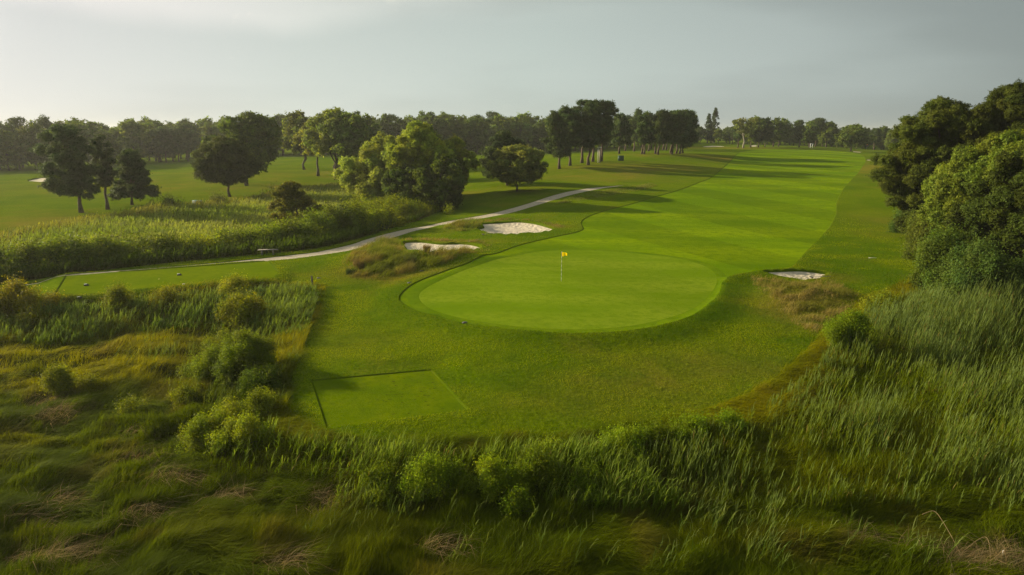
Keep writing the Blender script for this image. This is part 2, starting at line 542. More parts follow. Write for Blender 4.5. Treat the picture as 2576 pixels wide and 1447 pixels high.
def spline(pts, closed=True, step=0.6):
    P = np.asarray(pts, float); n = len(P); o = []
    rng_ = range(n) if closed else range(n - 1)
    for i in rng_:
        if closed:
            p0, p1, p2, p3 = P[(i - 1) % n], P[i], P[(i + 1) % n], P[(i + 2) % n]
        else:
            p0, p1, p2, p3 = P[max(i - 1, 0)], P[i], P[i + 1], P[min(i + 2, n - 1)]
        L = np.linalg.norm(p2 - p1)
        st = max(step, 0.006 * np.linalg.norm(p1))
        k = max(1, int(L / st))
        t = (np.arange(k) / k)[:, None]
        o.append(0.5 * ((2 * p1) + (-p0 + p2) * t + (2 * p0 - 5 * p1 + 4 * p2 - p3) * t ** 2 + (-p0 + 3 * p1 - 3 * p2 + p3) * t ** 3))
    if not closed: o.append(P[-1:])
    return np.concatenate(o)


def area(P):
    x, y = P[:, 0], P[:, 1]
    return 0.5 * np.sum(x * np.roll(y, -1) - np.roll(x, -1) * y)


def project(px, f, closed=True, step=0.6, smooth=True):
    P = np.array([ray(u, v, f)[:2] for u, v in px])
    if smooth: P = spline(P, closed, step)
    if closed and area(P) < 0: P = P[::-1]
    return P


def inside(P, x, y):
    x = np.asarray(x, float).ravel(); y = np.asarray(y, float).ravel()
    r = np.zeros(len(x), bool)
    X1, Y1 = P[:, 0], P[:, 1]; X2, Y2 = np.roll(X1, -1), np.roll(Y1, -1)
    bb = (x >= X1.min()) & (x <= X1.max()) & (y >= Y1.min()) & (y <= Y1.max())
    idx = np.nonzero(bb)[0]
    for i in range(0, len(idx), 20000):
        j = idx[i:i + 20000]; xs = x[j][:, None]; ys = y[j][:, None]
        c = ((Y1 > ys) != (Y2 > ys)) & (xs < (X2 - X1) * (ys - Y1) / (Y2 - Y1 + 1e-15) + X1)
        r[j] = (c.sum(1) % 2) == 1
    return r


def sdist(P, x, y, maxd=8.0):
    """signed distance, negative inside, clamped to maxd"""
    x = np.asarray(x, float); y = np.asarray(y, float); sh = x.shape
    x = x.ravel(); y = y.ravel()
    d = np.full(len(x), maxd)
    A = P; B = np.roll(P, -1, axis=0)
    bb = (x >= P[:, 0].min() - maxd) & (x <= P[:, 0].max() + maxd) & (y >= P[:, 1].min() - maxd) & (y <= P[:, 1].max() + maxd)
    idx = np.nonzero(bb)[0]
    e = B - A; ee = (e ** 2).sum(1) + 1e-12
    for i in range(0, len(idx), 8000):
        j = idx[i:i + 8000]
        px = x[j][:, None] - A[:, 0]; py = y[j][:, None] - A[:, 1]
        t = np.clip((px * e[:, 0] + py * e[:, 1]) / ee, 0, 1)
        dd = np.sqrt(((px - t * e[:, 0]) ** 2 + (py - t * e[:, 1]) ** 2).min(1))
        d[j] = np.minimum(dd, maxd)
    ins = inside(P, x, y)
    return np.where(ins, -d, d).reshape(sh)


def inset(P, w):
    e = np.roll(P, -1, 0) - np.roll(P, 1, 0)
    e /= np.linalg.norm(e, axis=1)[:, None] + 1e-9
    return P + np.stack([-e[:, 1], e[:, 0]], 1) * w


# outlines, read off the photograph and laid on the ground
FAIR = project([(1003, 745), (1012, 762), (1040, 778), (1090, 795), (1150, 808), (1250, 822), (1350, 832), (1450, 836), (1550, 833),
                (1620, 825), (1680, 812), (1740, 792), (1780, 765), (1808, 735), (1818, 708), (1850, 690), (1920, 681), (1970, 677), (1998, 666), (2030, 632),
                (2062, 600), (2090, 567), (2103, 540), (2106, 510), (2117, 483), (2142, 453), (2166, 425), (2178, 402), (2160, 388), (2100, 380),
                (2000, 376), (1910, 376), (1868, 381), (1850, 391), (1838, 404), (1815, 425), (1790, 445), (1750, 462), (1700, 480),
                (1640, 497), (1580, 515), (1520, 530), (1478, 545), (1461, 560), (1466, 576), (1440, 586), (1400, 594), (1300, 618), (1200, 648), (1120, 680),
                (1040, 712)], base_z)
GREEN = project([(1052, 745), (1068, 767), (1110, 786), (1200, 806), (1320, 821), (1450, 827), (1560, 821), (1650, 806), (1730, 781),
                 (1782, 745), (1804, 710), (1798, 685), (1765, 664), (1700, 648), (1600, 636), (1500, 629), (1420, 627), (1340, 633), (1270, 646),
                 (1180, 673), (1110, 702), (1065, 726)], base_z)


def up_z(x, y):
    """upland: falls off around the raised green"""
    x = np.asarray(x, float); y = np.asarray(y, float)
    z = base_z(x, y)
    near = np.hypot(x, y) < 75
    if near.any():
        d = sdist(FAIR, x, y, 6.0)
        k = (1 - sstep(52, 66, y))
        z = z - 0.30 * sstep(0.0, 2.6, d) * k * near
    return z


TEE_N = project([(782, 960), (1085, 920), (1178, 1033), (822, 1090)], up_z, smooth=False)
TEE_L = project([(168, 701), (350, 685), (550, 667), (676, 654), (702, 690), (690, 707), (560, 722), (400, 737), (250, 757), (136, 767)], up_z, smooth=False)


def densify(P, step=0.4):
    o = []
    for i in range(len(P)):
        a, b = P[i], P[(i + 1) % len(P)]
        k = max(1, int(np.linalg.norm(b - a) / step))
        o.append(a + (b - a) * (np.arange(k) / k)[:, None])
    return np.concatenate(o)


TEE_N = densify(TEE_N); TEE_L = densify(TEE_L)
tee_n_z = float(np.mean(up_z(TEE_N[:, 0], TEE_N[:, 1]))) + 0.06
tee_l_z = float(np.mean(up_z(TEE_L[:, 0], TEE_L[:, 1]))) + 0.30
PATHC = spline(np.array([ray(u, v, up_z)[:2] for u, v in
                         [(-260, 745), (-120, 735), (0, 724), (140, 706), (400, 677), (600, 657), (740, 645), (830, 633), (900, 617), (960, 598), (1020, 581), (1080, 569), (1150, 556),
                          (1250, 538), (1325, 518), (1395, 496), (1455, 481), (1520, 471), (1580, 465)]]), False, 0.8)
_t = np.gradient(PATHC, axis=0); _t /= np.linalg.norm(_t, axis=1)[:, None]
_nrm = np.stack([-_t[:, 1], _t[:, 0]], 1)
_pw = (1.15 + 0.18 * (vnoise(np.arange(len(PATHC)) * 0.35, np.zeros(len(PATHC)), 5) - .5)) * np.clip((len(PATHC) - np.arange(len(PATHC))) / 16.0, 0.12, 1) * (1 - .72 * (1 - sstep(-25, -19, PATHC[:, 0])))
PATH = np.concatenate([PATHC + _nrm * _pw[:, None], (PATHC - _nrm * _pw[:, None])[::-1]])
if area(PATH) < 0: PATH = PATH[::-1]
BUNK = [project(p, up_z, step=0.25) for p in (
    [(1016, 609), (1060, 607), (1110, 612), (1160, 611), (1195, 615), (1213, 622), (1200, 627), (1150, 631), (1080, 634), (1030, 632), (1019, 622)],
    [(1213, 562), (1260, 559), (1310, 557), (1350, 562), (1380, 570), (1397, 577), (1370, 583), (1300, 589), (1250, 589), (1212, 581), (1198, 575), (1215, 571)],
    [(1916, 684), (1965, 681), (2030, 681), (2086, 689), (2068, 696), (2055, 704), (2010, 704), (1955, 696)],
    [(68, 455), (90, 449), (115, 446), (134, 450), (132, 457), (100, 459)],
    [(1768, 368), (1790, 366.5), (1822, 367.5), (1820, 369), (1790, 370), (1768, 369.5)],
    [(1885, 366), (1900, 365), (1907, 367), (1895, 369)],
    [(2146, 380), (2166, 381.5), (2164, 384), (2146, 382.5)],
    [(2178, 401), (2202, 401.5), (2200, 404), (2182, 403.5)])]
# marsh outlines
MARSH_F = project([(-420, 800), (-150, 780), (60, 770), (120, 772), (300, 762), (430, 740), (560, 726), (680, 716), (780, 716), (806, 735), (796, 770), (765, 830), (738, 900), (716, 960), (702, 1050),
                   (760, 1098), (850, 1118), (1000, 1122), (1200, 1120), (1400, 1112), (1550, 1095), (1700, 1065), (1850, 1015), (1950, 965), (2040, 885),
                   (2090, 835), (2160, 775), (2250, 728), (2340, 700), (2480, 690), (2800, 680), (3200, 680)], up_z, closed=False, step=0.6)
MARSH_F = np.concatenate([MARSH_F, [(90, 10), (60, -8), (-60, -8), (-90, 20)]])
if area(MARSH_F) < 0: MARSH_F = MARSH_F[::-1]
MARSH_B = project([(-250, 735), (0, 714), (160, 692), (400, 664), (560, 648), (650, 640), (740, 632), (820, 620), (900, 600), (980, 575), (1060, 552), (1085, 535), (1060, 522), (960, 505), (885, 470),
                   (800, 472), (700, 484), (640, 500), (500, 515), (400, 522), (280, 545), (150, 565), (0, 595), (-250, 640)], up_z)


def ground_z(x, y):
    """final ground without the cut edges"""
    x = np.asarray(x, float); y = np.asarray(y, float)
    z = up_z(x, y)
    r = np.hypot(x, y)
    if (r < 90).any():
        d = sdist(MARSH_F, x, y, 5.0)
        k = sstep(0.6, -4.5, d)
        hump = (fbm(x * 0.55, y * 0.75, 3, 3) - 0.5) * 0.8 + (vnoise(x * 1.25, y * 1.5, 4) - .5) * .30
        z = z - k * 0.75 + k * hump * sstep(-0.5, -3, d)
        d = sdist(TEE_N, x, y, 4.0)
        z = z * sstep(0.2, 2.0, d) + tee_n_z * (1 - sstep(0.2, 2.0, d))
        d = sdist(TEE_L, x, y, 3.0)
        z = z * sstep(0.35, 1.6, d) + tee_l_z * (1 - sstep(0.35, 1.6, d))
    if ((r < 130) & (x < 0)).any():
        d = sdist(MARSH_B, x, y, 5.0)
        z = z - 0.5 * sstep(0.5, -3.5, d)
    for i, P in enumerate(BUNK):
        if i < 4:
            d = sdist(P, x, y, 3.0)
            z = z - 0.22 * sstep(-0.2, -2.0, d) + 0.12 * np.exp(-(np.maximum(d, 0) / 0.7) ** 2) * (d > 0)
    return z


def gz(x, y):
    return float(ground_z(np.array([x]), np.array([y]))[0])


def G(u, v):
    return ray(u, v, ground_z)


# ---------------------------------------------------------------- the ground mesh: one constrained triangulation cut into zones
def build_ground():
    rs = [9.0]
    while rs[-1] < 420: rs.append(rs[-1] + max(0.33, rs[-1] * 0.0125))
    rs = np.array(rs)
    th = np.linspace(RAD(-48), RAD(48), 150)
    rng = np.random.default_rng(2)
    R, T = np.meshgrid(rs, th, indexing='ij')
    T = T + (np.arange(len(rs)) % 2)[:, None] * (th[1] - th[0]) / 2
    pts = np.stack([(R * np.sin(T)).ravel(), (R * np.cos(T)).ravel()], 1)
    pts = pts + rng.normal(0, 0.03, pts.shape) * np.minimum(R.ravel()[:, None] / 30, 4)
    far = []
    for r in (0, 5, 20, 45, 80, 130, 200, 300, 430, 560, 750, 1000, 1500, 2500):
        n = 1 if r == 0 else 60
        a = np.arange(n) / n * 2 * math.pi
        p = np.stack([r * np.sin(a), r * np.cos(a)], 1)
        ang = np.abs(np.arctan2(p[:, 0], p[:, 1]))
        keep = (ang > RAD(51)) | (r > 425) | (r < 8)
        far.append(p[keep])
    pts = np.concatenate([pts] + far)
    loops = []      # (zone, poly, drop at the inset loop)
    zones = [("fairway", FAIR, 0.10, 0.055), ("green_collar", inset(GREEN, -0.75), 0.05, 0.0), ("putting_green", GREEN, 0.05, 0.010), ("tee_near", TEE_N, 0.08, 0.05), ("tee_far", TEE_L, 0.10, 0.05), ("path", PATH, 0.10, 0.05)]
    for i, P in enumerate(BUNK):
        zones.append(("bunker%d" % i, P, (0.12 if i == 2 else 0.17) if i < 4 else 0.3, (0.09 if i == 2 else 0.14) if i < 4 else 0.12))
    # keep loose points off the loops
    keep = np.ones(len(pts), bool)
    for nme, P, wd, dr in zones:
        d = np.abs(sdist(P, pts[:, 0], pts[:, 1], 3.0))
        keep &= d > 0.24
    pts = pts[keep]
    V = [pts]; edges = []; n = len(pts)
    polys = []
    for nme, P, wd, dr in zones:
        Q = inset(P, wd)
        for L in (P, Q):
            edges += [(n + i, n + (i + 1) % len(L)) for i in range(len(L))]
            V.append(L); n += len(L)
        polys.append((P, Q, dr))
    V = np.concatenate(V)
    res = geometry.delaunay_2d_cdt([Vector((float(a), float(b))) for a, b in V], edges, [], 0, 1e-5)
    vo, fo = res[0], res[2]
    xy = np.array([(p.x, p.y) for p in vo])
    tri = np.array([f for f in fo], np.int64)
    z = ground_z(xy[:, 0], xy[:, 1])
    c = xy[tri].mean(1)
    order = np.zeros(len(tri), np.int64)
    for k, (P, Q, dr) in enumerate(polys):
        order[inside(P, c[:, 0], c[:, 1])] = 2 * k + 2
        mq = inside(Q, c[:, 0], c[:, 1])
        order[mq] = 2 * k + 3
        vi = np.unique(tri[mq].ravel())
        z[vi] -= dr
    return xy, z, tri, order


xy, zz, TRI, ORD = build_ground()
V3 = np.column_stack([xy, zz])
# dryness of the rough, stored with the ground
DRY_SPOTS = [(1620, 420, 22, 9, .55), (1500, 445, 12, 8, .6), (1750, 392, 18, 8, .6), (1800, 372, 40, 14, .5), (2240, 430, 14, 40, .45), (2020, 745, 3.2, 3, .8), (1000, 690, 6, 2.5, .7), (2000, 800, 2.5, 3, .5), (1250, 480, 12, 6, .3),
             (300, 470, 25, 14, .4), (150, 560, 14, 8, .6), (1850, 930, 4, 3, .45), (2250, 560, 5, 9, .35), (1600, 1000, 6, 3, .3), (870, 860, 3, 2, .25), (1160, 607, 4, 1.0, .8), (1400, 570, 3, 1.5, .5), (650, 440, 30, 12, .35), (800, 470, 14, 8, .4), (2080, 700, 2.5, 1.5, .7)]
DS = [(ray(u, v, up_z), rx, ry, a) for (u, v, rx, ry, a) in DRY_SPOTS]


def dryness(x, y):
    d = np.zeros(len(x))
    for p, rx, ry, a in DS:
        d += a * np.exp(-(((x - p[0]) / rx) ** 2 + ((y - p[1]) / ry) ** 2))
    return np.clip(d, 0, 1)


def region(name, mask, mat, label=None, smooth=True):
    t = TRI[mask]
    if not len(t): return None
    ids, inv = np.unique(t.ravel(), return_inverse=True)
    me = new_mesh(name, V3[ids], inv.reshape(-1, 3), mat, smooth=smooth)
    p = V3[ids]
    at = me.attributes.new("dry", 'FLOAT', 'POINT')
    at.data.foreach_set("value", dryness(p[:, 0], p[:, 1]).astype(np.float32))
    o = link(name, me)
    o["kind"] = "structure"
    if label: o["label"] = label
    return o


cen = V3[TRI].mean(1)
_mf = inside(MARSH_F, cen[:, 0], cen[:, 1]) | inside(MARSH_B, cen[:, 0], cen[:, 1])
region("ground", (ORD == 0) & ~_mf, M_ROUGH, "rolling rough turf around the fairway and green")
region("marsh_ground", (ORD == 0) & _mf, M_MARSH, "dark marsh soil under the reeds and salt grass")
region("turf_edge", (ORD > 0) & (ORD % 2 == 0) & (ORD != 4) & (ORD != 6), M_LIP, "dark cut edges where the rough meets mown turf, sand and path")
region("fairway", ORD == 3, M_FAIR, "smooth mown fairway climbing away from the green")
region("green_collar", (ORD == 4) | (ORD == 5) | (ORD == 6), M_COLLAR, "darker mown collar round the putting green")
region("putting_green", ORD == 7, M_GREEN, "pale oval putting green with the yellow flag")
region("tee_box", ORD == 9, M_TEE, "mown square tee box in front of the green")
region("tee_box", ORD == 11, M_TEEL, "long mown tee box beside the path with black markers")
region("path", ORD == 13, M_PATH, "pale gravel cart path curving up towards the fairway")
_bl = ["sand bunker behind the fescue mound by the path", "sand bunker beyond the first, nearest the fairway corner", "small sand bunker behind the dry mound right of the green",
       "far sand bunker on the left fairway", "thin far sand bunker at the foot of the spruce", "far sand bunker behind the white-barked tree", "tiny far sand bunker under the lone round oak", "tiny pale sand scrape at the right edge of the far fairway"]
for i in range(len(BUNK)):
    region("bunker", ORD == 15 + 2 * i, M_SAND, _bl[i])

# ---------------------------------------------------------------- trees
def unit(v):
    return v / (np.linalg.norm(v, axis=-1, keepdims=True) + 1e-9)


def leaf_quads(C, Nrm, size, aspect, rng, droop=0.0):
    """diamond shaped leaves / leaf sprays at C facing Nrm"""
    n = len(C)
    r = unit(rng.normal(size=(n, 3)))
    a = unit(np.cross(Nrm, r))
    if droop:
        a[:, 2] -= droop; a = unit(a)
    b = unit(np.cross(Nrm, a))
    L = (size * rng.uniform(0.65, 1.35, n))[:, None]
    W = L * aspect
    off = Nrm * L * 0.12
    v = np.stack([C - a * L * 0.5, C + b * W * 0.5 - off, C + a * L * 0.5, C - b * W * 0.5 - off], 1).reshape(-1, 3)
    q = np.arange(4 * n).reshape(-1, 4)
    return v, q


PROFILES = {
    'oak': lambda t: np.sqrt(np.clip(1 - (2 * (t * 0.92 + 0.04) - 0.92) ** 2, 0.02, 1)),
    'dome': lambda t: np.clip(1 - t ** 2.4, 0.03, 1) ** 0.5,
    'pine': lambda t: 0.55 + 0.45 * np.sin(np.clip(t * 1.05, 0, 1) * math.pi * 0.95),
    'flat': lambda t: np.clip(0.35 + 1.0 * t, 0, 1) * np.sqrt(np.clip(1.04 - t ** 4, 0.05, 1)),
    'spruce': lambda t: np.clip(1 - t, 0.02, 1) ** 0.9,
    'lop': lambda t: np.clip(1.0 - 0.55 * t, 0.2, 1) * np.sqrt(np.clip(1.05 - t ** 5, .05, 1)),
}
KINDS = {
    #          profile, lobes, lobe radius (frac R), flatten, leaf aspect, tint, leaf material, bark
    'oak':     dict(p='oak', n=64, lr=(.20, .34), fl=.8, asp=.62, tint=(.058, .082, .014), mat=0, bark=0, nb=14, dens=1.0),
    'ash':     dict(p='oak', n=56, lr=(.19, .32), fl=.95, asp=.6, tint=(.085, .105, .020), mat=0, bark=0, nb=16, dens=.85),
    'pine':    dict(p='pine', irr=.15, n=60, lr=(.20, .36), fl=.62, asp=.30, tint=(.030, .048, .014), mat=1, bark=1, nb=18, dens=1.15),
    'pinelop': dict(p='lop', n=72, lr=(.17, .32), fl=.58, asp=.30, tint=(.030, .046, .013), mat=1, bark=1, nb=22, dens=1.05),
    'flatpine': dict(p='flat', n=58, lr=(.20, .34), fl=.58, asp=.32, tint=(.034, .050, .014), mat=1, bark=1, nb=18, dens=1.1),
    'bigpine': dict(p='oak', irr=.10, n=190, lr=(.14, .25), fl=.74, asp=.30, tint=(.042, .053, .007), mat=1, bark=1, nb=22, dens=1.25),
    'spruce':  dict(p='spruce', n=110, lr=(.14, .26), fl=.30, asp=.28, tint=(.026, .042, .018), mat=1, bark=0, nb=10, dens=.9, irr=.05, sp=.3),
    'umbrella': dict(p='flat', n=40, lr=(.16, .28), fl=.7, asp=.6, tint=(.080, .092, .026), mat=0, bark=2, nb=22, dens=.75),
    'willow':  dict(p='oak', n=90, lr=(.16, .27), fl=.95, asp=.40, tint=(.098, .128, .030), mat=0, bark=0, nb=16, dens=1.25, droop=.5),
    'dark':    dict(p='oak', n=80, lr=(.17, .28), fl=.9, asp=.55, tint=(.046, .066, .009), mat=0, bark=0, nb=16, dens=1.2),
    'apple':   dict(p='oak', irr=.04, sep=.30, n=120, lr=(.17, .26), fl=.9, asp=.5, tint=(.130, .150, .034), mat=0, bark=0, nb=18, dens=1.25),
    'juniper': dict(p='lop', irr=.12, n=80, lr=(.15, .28), fl=.7, asp=.35, tint=(.080, .082, .005), mat=0, bark=0, nb=20, dens=.9),
    'cedar':   dict(p='oak', n=70, lr=(.14, .24), fl=.9, asp=.35, tint=(.034, .047, .006), mat=1, bark=0, nb=10, dens=1.4),
    'shrub':   dict(p='dome', n=26, lr=(.15, .40), fl=.9, asp=.42, tint=(.085, .130, .016), mat=0, bark=0, nb=7, dens=1.0, g=9, sp=1.15, sep=.34, irr=.34, up=2.0),
}


def grow(kind, H, H0, R, seed, leaf, dx=0.0, dy=0.0, trunk_r=None, stems=1, tint=None, dens=1.0, lean=0.0, sx=1.0, nlob=None, amount=None, irr=None):
    """returns (trunk mesh, crown mesh).  H total height, H0 bottom of the crown, R crown radius, dx/dy crown offset"""
    K = KINDS[kind]
    rng = np.random.default_rng(seed)
    prof = PROFILES[K['p']]
    n = nlob or K['n']
    lobes = []
    tries = 0
    vsq = (H - H0) / 2
    ph = rng.uniform(0, 6.28, 3); irr = K.get('irr', .22) if irr is None else irr
    lob_scale = min(R, max(vsq * 1.1, R * 0.5))
    while len(lobes) < n and tries < n * 60:
        tries += 1
        t = rng.uniform(0, 1)
        rl = rng.uniform(*K['lr']) * lob_scale * (1.0 if K['p'] != 'spruce' else max(0.25, 1.15 * (1 - t)))
        ang = rng.uniform(0, 2 * math.pi)
        rm = max(R * float(prof(t)) * (1.02 + irr * math.sin(2 * ang + ph[0] + 4 * t) + irr * .7 * math.sin(3 * ang + ph[1] - 5 * t)) - rl * 0.55, 0)
        rr = rm * rng.uniform(0, 1) ** (0.36 if n < 100 else 0.46)
        z = H0 + rl * K['fl'] * 0.8 + t * (H - H0 - rl * K['fl'] * 1.7)
        c = np.array([rr * math.cos(ang) * sx, rr * math.sin(ang), z])
        if lobes:
            A = np.array([l[0] for l in lobes]); B = np.array([l[1] for l in lobes])
            if (np.linalg.norm((A - c) / [1, 1, K['fl']], axis=1) < K.get('sep', 0.42) * (B + rl)).any(): continue
        lobes.append((c, rl))
    LC = np.array([l[0] for l in lobes]); LR = np.array([l[1] for l in lobes])
    tt = np.clip((LC[:, 2]) / H, 0, 1)
    LC[:, 0] += dx * tt ** 0.8; LC[:, 1] += dy * tt ** 0.8
    # ---- leaves
    fl = K['fl']
    areas = LR ** 2 * 4 * math.pi * (0.4 + 0.6 * fl)
    cov = leaf * leaf * K['asp'] * 0.5
    nl = np.maximum((areas / cov * 1.25 * K['dens'] * dens).astype(int), 12)
    if amount: nl = np.maximum((nl * (amount / nl.sum())).astype(int), 6)
    gsz = K.get('g', 10)                      # leaves come in sprays of about this many
    ns = np.maximum(nl // gsz, 2)
    sidx = np.repeat(np.arange(len(LR)), ns)
    q_ = len(sidx)
    d = unit(rng.normal(size=(q_, 3)))
    flip = (d[:, 2] < -0.25) & (rng.random(q_) < 0.6)
    d[flip, 2] *= -1
    lump = 0.84 + 0.30 * np.sin(d[:, 0] * 5.1 + sidx * 1.7) * np.sin(d[:, 1] * 4.3 + sidx * 2.9) + 0.20 * np.sin(d[:, 2] * 7.7 + sidx) * np.sin(d[:, 0] * 8.3 + sidx * .7)
    rad = LR[sidx] * lump * (1.06 - np.abs(rng.normal(0, 0.20, q_))) * (rng.random(q_) ** 0.14)
    SC_ = LC[sidx] + d * rad[:, None] * np.array([1, 1, fl])
    if K.get('droop'):
        SC_[:, 2] -= K['droop'] * rad * (np.abs(d[:, 0]) + np.abs(d[:, 1])) * 0.35
    sl = rng.uniform(0.70, 1.32, q_)
    k_ = np.repeat(np.arange(q_), gsz)
    m = len(k_)
    idx = sidx[k_]; d = d[k_]
    sp_ = leaf * K.get('sp', 0.42)
    C = SC_[k_] + rng.normal(size=(m, 3)) * sp_ * np.array([1, 1, K.get('up', .75)]) + d * np.abs(rng.normal(0, sp_ * .5, m))[:, None]
    C[:, 2] = np.maximum(C[:, 2], 0.04)
    Nn = unit(d * 0.85 + rng.normal(size=(m, 3)) * 0.55 + np.array([0, 0, 0.25]))
    v, q = leaf_quads(C, Nn, leaf, K['asp'], rng, droop=K.get('droop', 0))
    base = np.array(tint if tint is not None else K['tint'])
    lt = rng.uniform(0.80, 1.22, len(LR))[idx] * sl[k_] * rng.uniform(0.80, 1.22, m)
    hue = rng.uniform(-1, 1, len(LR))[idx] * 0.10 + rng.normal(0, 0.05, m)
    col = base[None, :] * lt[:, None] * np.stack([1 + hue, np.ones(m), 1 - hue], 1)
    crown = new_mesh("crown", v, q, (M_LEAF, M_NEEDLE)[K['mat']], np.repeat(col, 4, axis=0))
    # ---- trunk, limbs
    mb = MB()
    tr = trunk_r or max(0.05, H * 0.022)
    bases = []
    for s in range(stems):
        a0 = rng.uniform(0, 6.28)
        sp = 0.0 if stems == 1 else R * 0.45
        top = np.array([dx * 0.85 + math.cos(a0 + s * 6.28 / stems) * sp, dy * 0.85 + math.sin(a0 + s * 6.28 / stems) * sp, H * (0.86 if stems == 1 else 0.74)])
        k = 9
        tz = np.linspace(0, 1, k)
        bend = rng.normal(0, 0.022 * H, (k, 2)) * np.sin(tz * math.pi)[:, None]
        P = np.stack([top[0] * tz ** 1.3 + bend[:, 0] + lean * H * np.sin(tz * 3.14) * 0.5, top[1] * tz ** 1.3 + bend[:, 1], top[2] * tz - 0.12 * (tz == 0)], 1)
        if stems > 1: P[0, :2] += np.array([math.cos(a0 + s * 6.28 / stems), math.sin(a0 + s * 6.28 / stems)]) * tr * 0.8
        rr = tr * (0.78 if stems > 1 else 1) * (1 - 0.86 * tz); rr[0] *= 1.45
        mb.tube(P, rr, 8)
        bases.append((P, rr))
    order = np.argsort(-LR * (0.5 + rng.random(len(LR))))[:K['nb']]
    for i in order:
        P, rr = bases[rng.integers(len(bases))]
        tgt = LC[i]
        hd = math.hypot(tgt[0] - P[-1][0] * .5, tgt[1] - P[-1][1] * .5)
        zs = np.clip(tgt[2] - hd * rng.uniform(0.45, 0.9), min(H0 * 0.75 + 0.1 * H, H * 0.6), P[-1][2] * 0.97)
        if kind in ('shrub',): zs = rng.uniform(0.02, 0.3) * H
        s0 = np.array([np.interp(zs, P[:, 2], P[:, j]) for j in range(3)])
        r0 = float(np.interp(zs, P[:, 2], rr)) * rng.uniform(0.42, 0.62)
        mid = s0 * 0.45 + tgt * 0.55 + np.array([0, 0, -0.10 * hd]) + rng.normal(0, 0.05 * hd + 0.02, 3)
        t5 = np.linspace(0, 1, 6)[:, None]
        B = s0 * (1 - t5) ** 2 + 2 * mid * t5 * (1 - t5) + tgt * t5 ** 2
        mb.tube(B, np.linspace(r0, r0 * 0.22, 6), 5, cap=False)
    trunk = mb.build("trunk", (M_BARK, M_BARK_PINE, M_BARK_PALE)[K['bark']], smooth=True)
    return trunk, crown


def plant(name, meshes, loc, label, cat, group=None, scale=(1, 1, 1), rz=0.0):
    e = bpy.data.objects.new(name, None)
    COL.objects.link(e)
    e.empty_display_size = 0.5
    e.location = loc
    e.rotation_euler = (0, 0, rz)
    e.scale = scale
    tag(e, label, cat, group)
    for nm, me in zip(("trunk", "crown"), meshes):
        o = link(nm, me, e)
    return e


_seed = [100]


def tree(name, kind, bu, bv, top, cl, cr_, cb, label, cat="tree", group=None, Y=None, leafpx=2.2, **kw):
    """pixel measurements of one tree in the photograph -> a tree of its real size where it stands"""
    _seed[0] += 1
    p = G(bu, bv) if Y is None else None
    if Y is not None:
        d = pix_dir(bu, bv); s = Y / d[1]
        x = d[0] * s
        p = np.array([x, Y, gz(x, Y)])
    dep = p[1] * CP_ - (p[2] - CAM_H) * SP_
    m = dep / F
    bvv = 723.5 - F * math.tan(math.atan2(p[2] - CAM_H, p[1]) + PITCH) if Y is not None else bv
    H = (bvv - top) * m / CP_ * 1.0
    H0 = max((bvv - cb) * m, 0.0)
    R = (cr_ - cl) / 2 * m
    dx = ((cr_ + cl) / 2 - bu) * m
    leaf = kw.pop('leaf', max(0.10, leafpx * 2.516 * m))
    ms = grow(kind, H, H0, R, _seed[0], leaf, dx=dx, **kw)
    return plant(name, ms, p, label, cat, group)


g1 = "three dark pines beside the reed meadow"
tree("pine_tree", 'pine', 205, 535, 322, 112, 246, 505, "tall dark pine with a leaning trunk, tallest of the three beside the reed meadow", group=g1, lean=-.03)
tree("pine_tree", 'flatpine', 271, 527, 350, 234, 308, 475, "slender straight dark pine, middle one of the three beside the reed meadow", group=g1)
tree("pine_tree", 'pinelop', 332, 516, 380, 288, 398, 506, "shortest and bushiest of the three dark pines beside the reed meadow", group=g1)
g2 = "grove of pines far across the left fairway"
for (u, v, t, a, b, lab) in ((400, 408, 333, 360, 420, "leftmost pine of the small far grove across the left fairway"),
                             (419, 409, 326, 385, 450, "second pine from the left in the small far grove across the left fairway"),
                             (436, 405, 324, 408, 470, "middle pine of the small far grove across the left fairway"),
                             (451, 407, 326, 425, 482, "tall pine right of the middle in the small far grove across the left fairway"),
                             (474, 406, 332, 448, 505, "rightmost pine of the small far grove across the left fairway, standing slightly apart")):
    tree("pine_tree", 'pine', u, v, t, a, b, 388, lab, group=g2, leafpx=2.4)
tree("oak_tree", 'oak', 620, 467, 290, 562, 722, 440, "big broad dark oak behind the leaning pine on the left fairway")
tree("pine_tree", 'bigpine', 578, 495, 350, 500, 642, 466, "dark bushy pine with a leaning trunk in front of the broad oak", lean=-.02)
g3 = "open trees on the lawn left of the willow clump"
tree("maple_tree", 'ash', 763, 427, 287, 705, 810, 388, "forked tree furthest back of the open trees on the lawn left of the willow clump", group=g3, stems=2)
tree("maple_tree", 'ash', 800, 443, 302, 752, 842, 392, "light green slender single-stemmed tree on the lawn left of the willow clump", group=g3, tint=(.105, .115, .022))
tree("maple_tree", 'ash', 846, 452, 281, 776, 925, 396, "spreading tree with several splayed stems on the lawn left of the willow clump", group=g3, stems=4)
tree("maple_tree", 'oak', 862, 455, 292, 830, 935, 396, "single thick-trunked tree standing right beside the many-stemmed tree on the lawn", group=g3)
tree("maple_tree", 'oak', 884, 425, 290, 850, 960, 405, "dark tree half hidden behind the willow clump on its left side", group=g3)
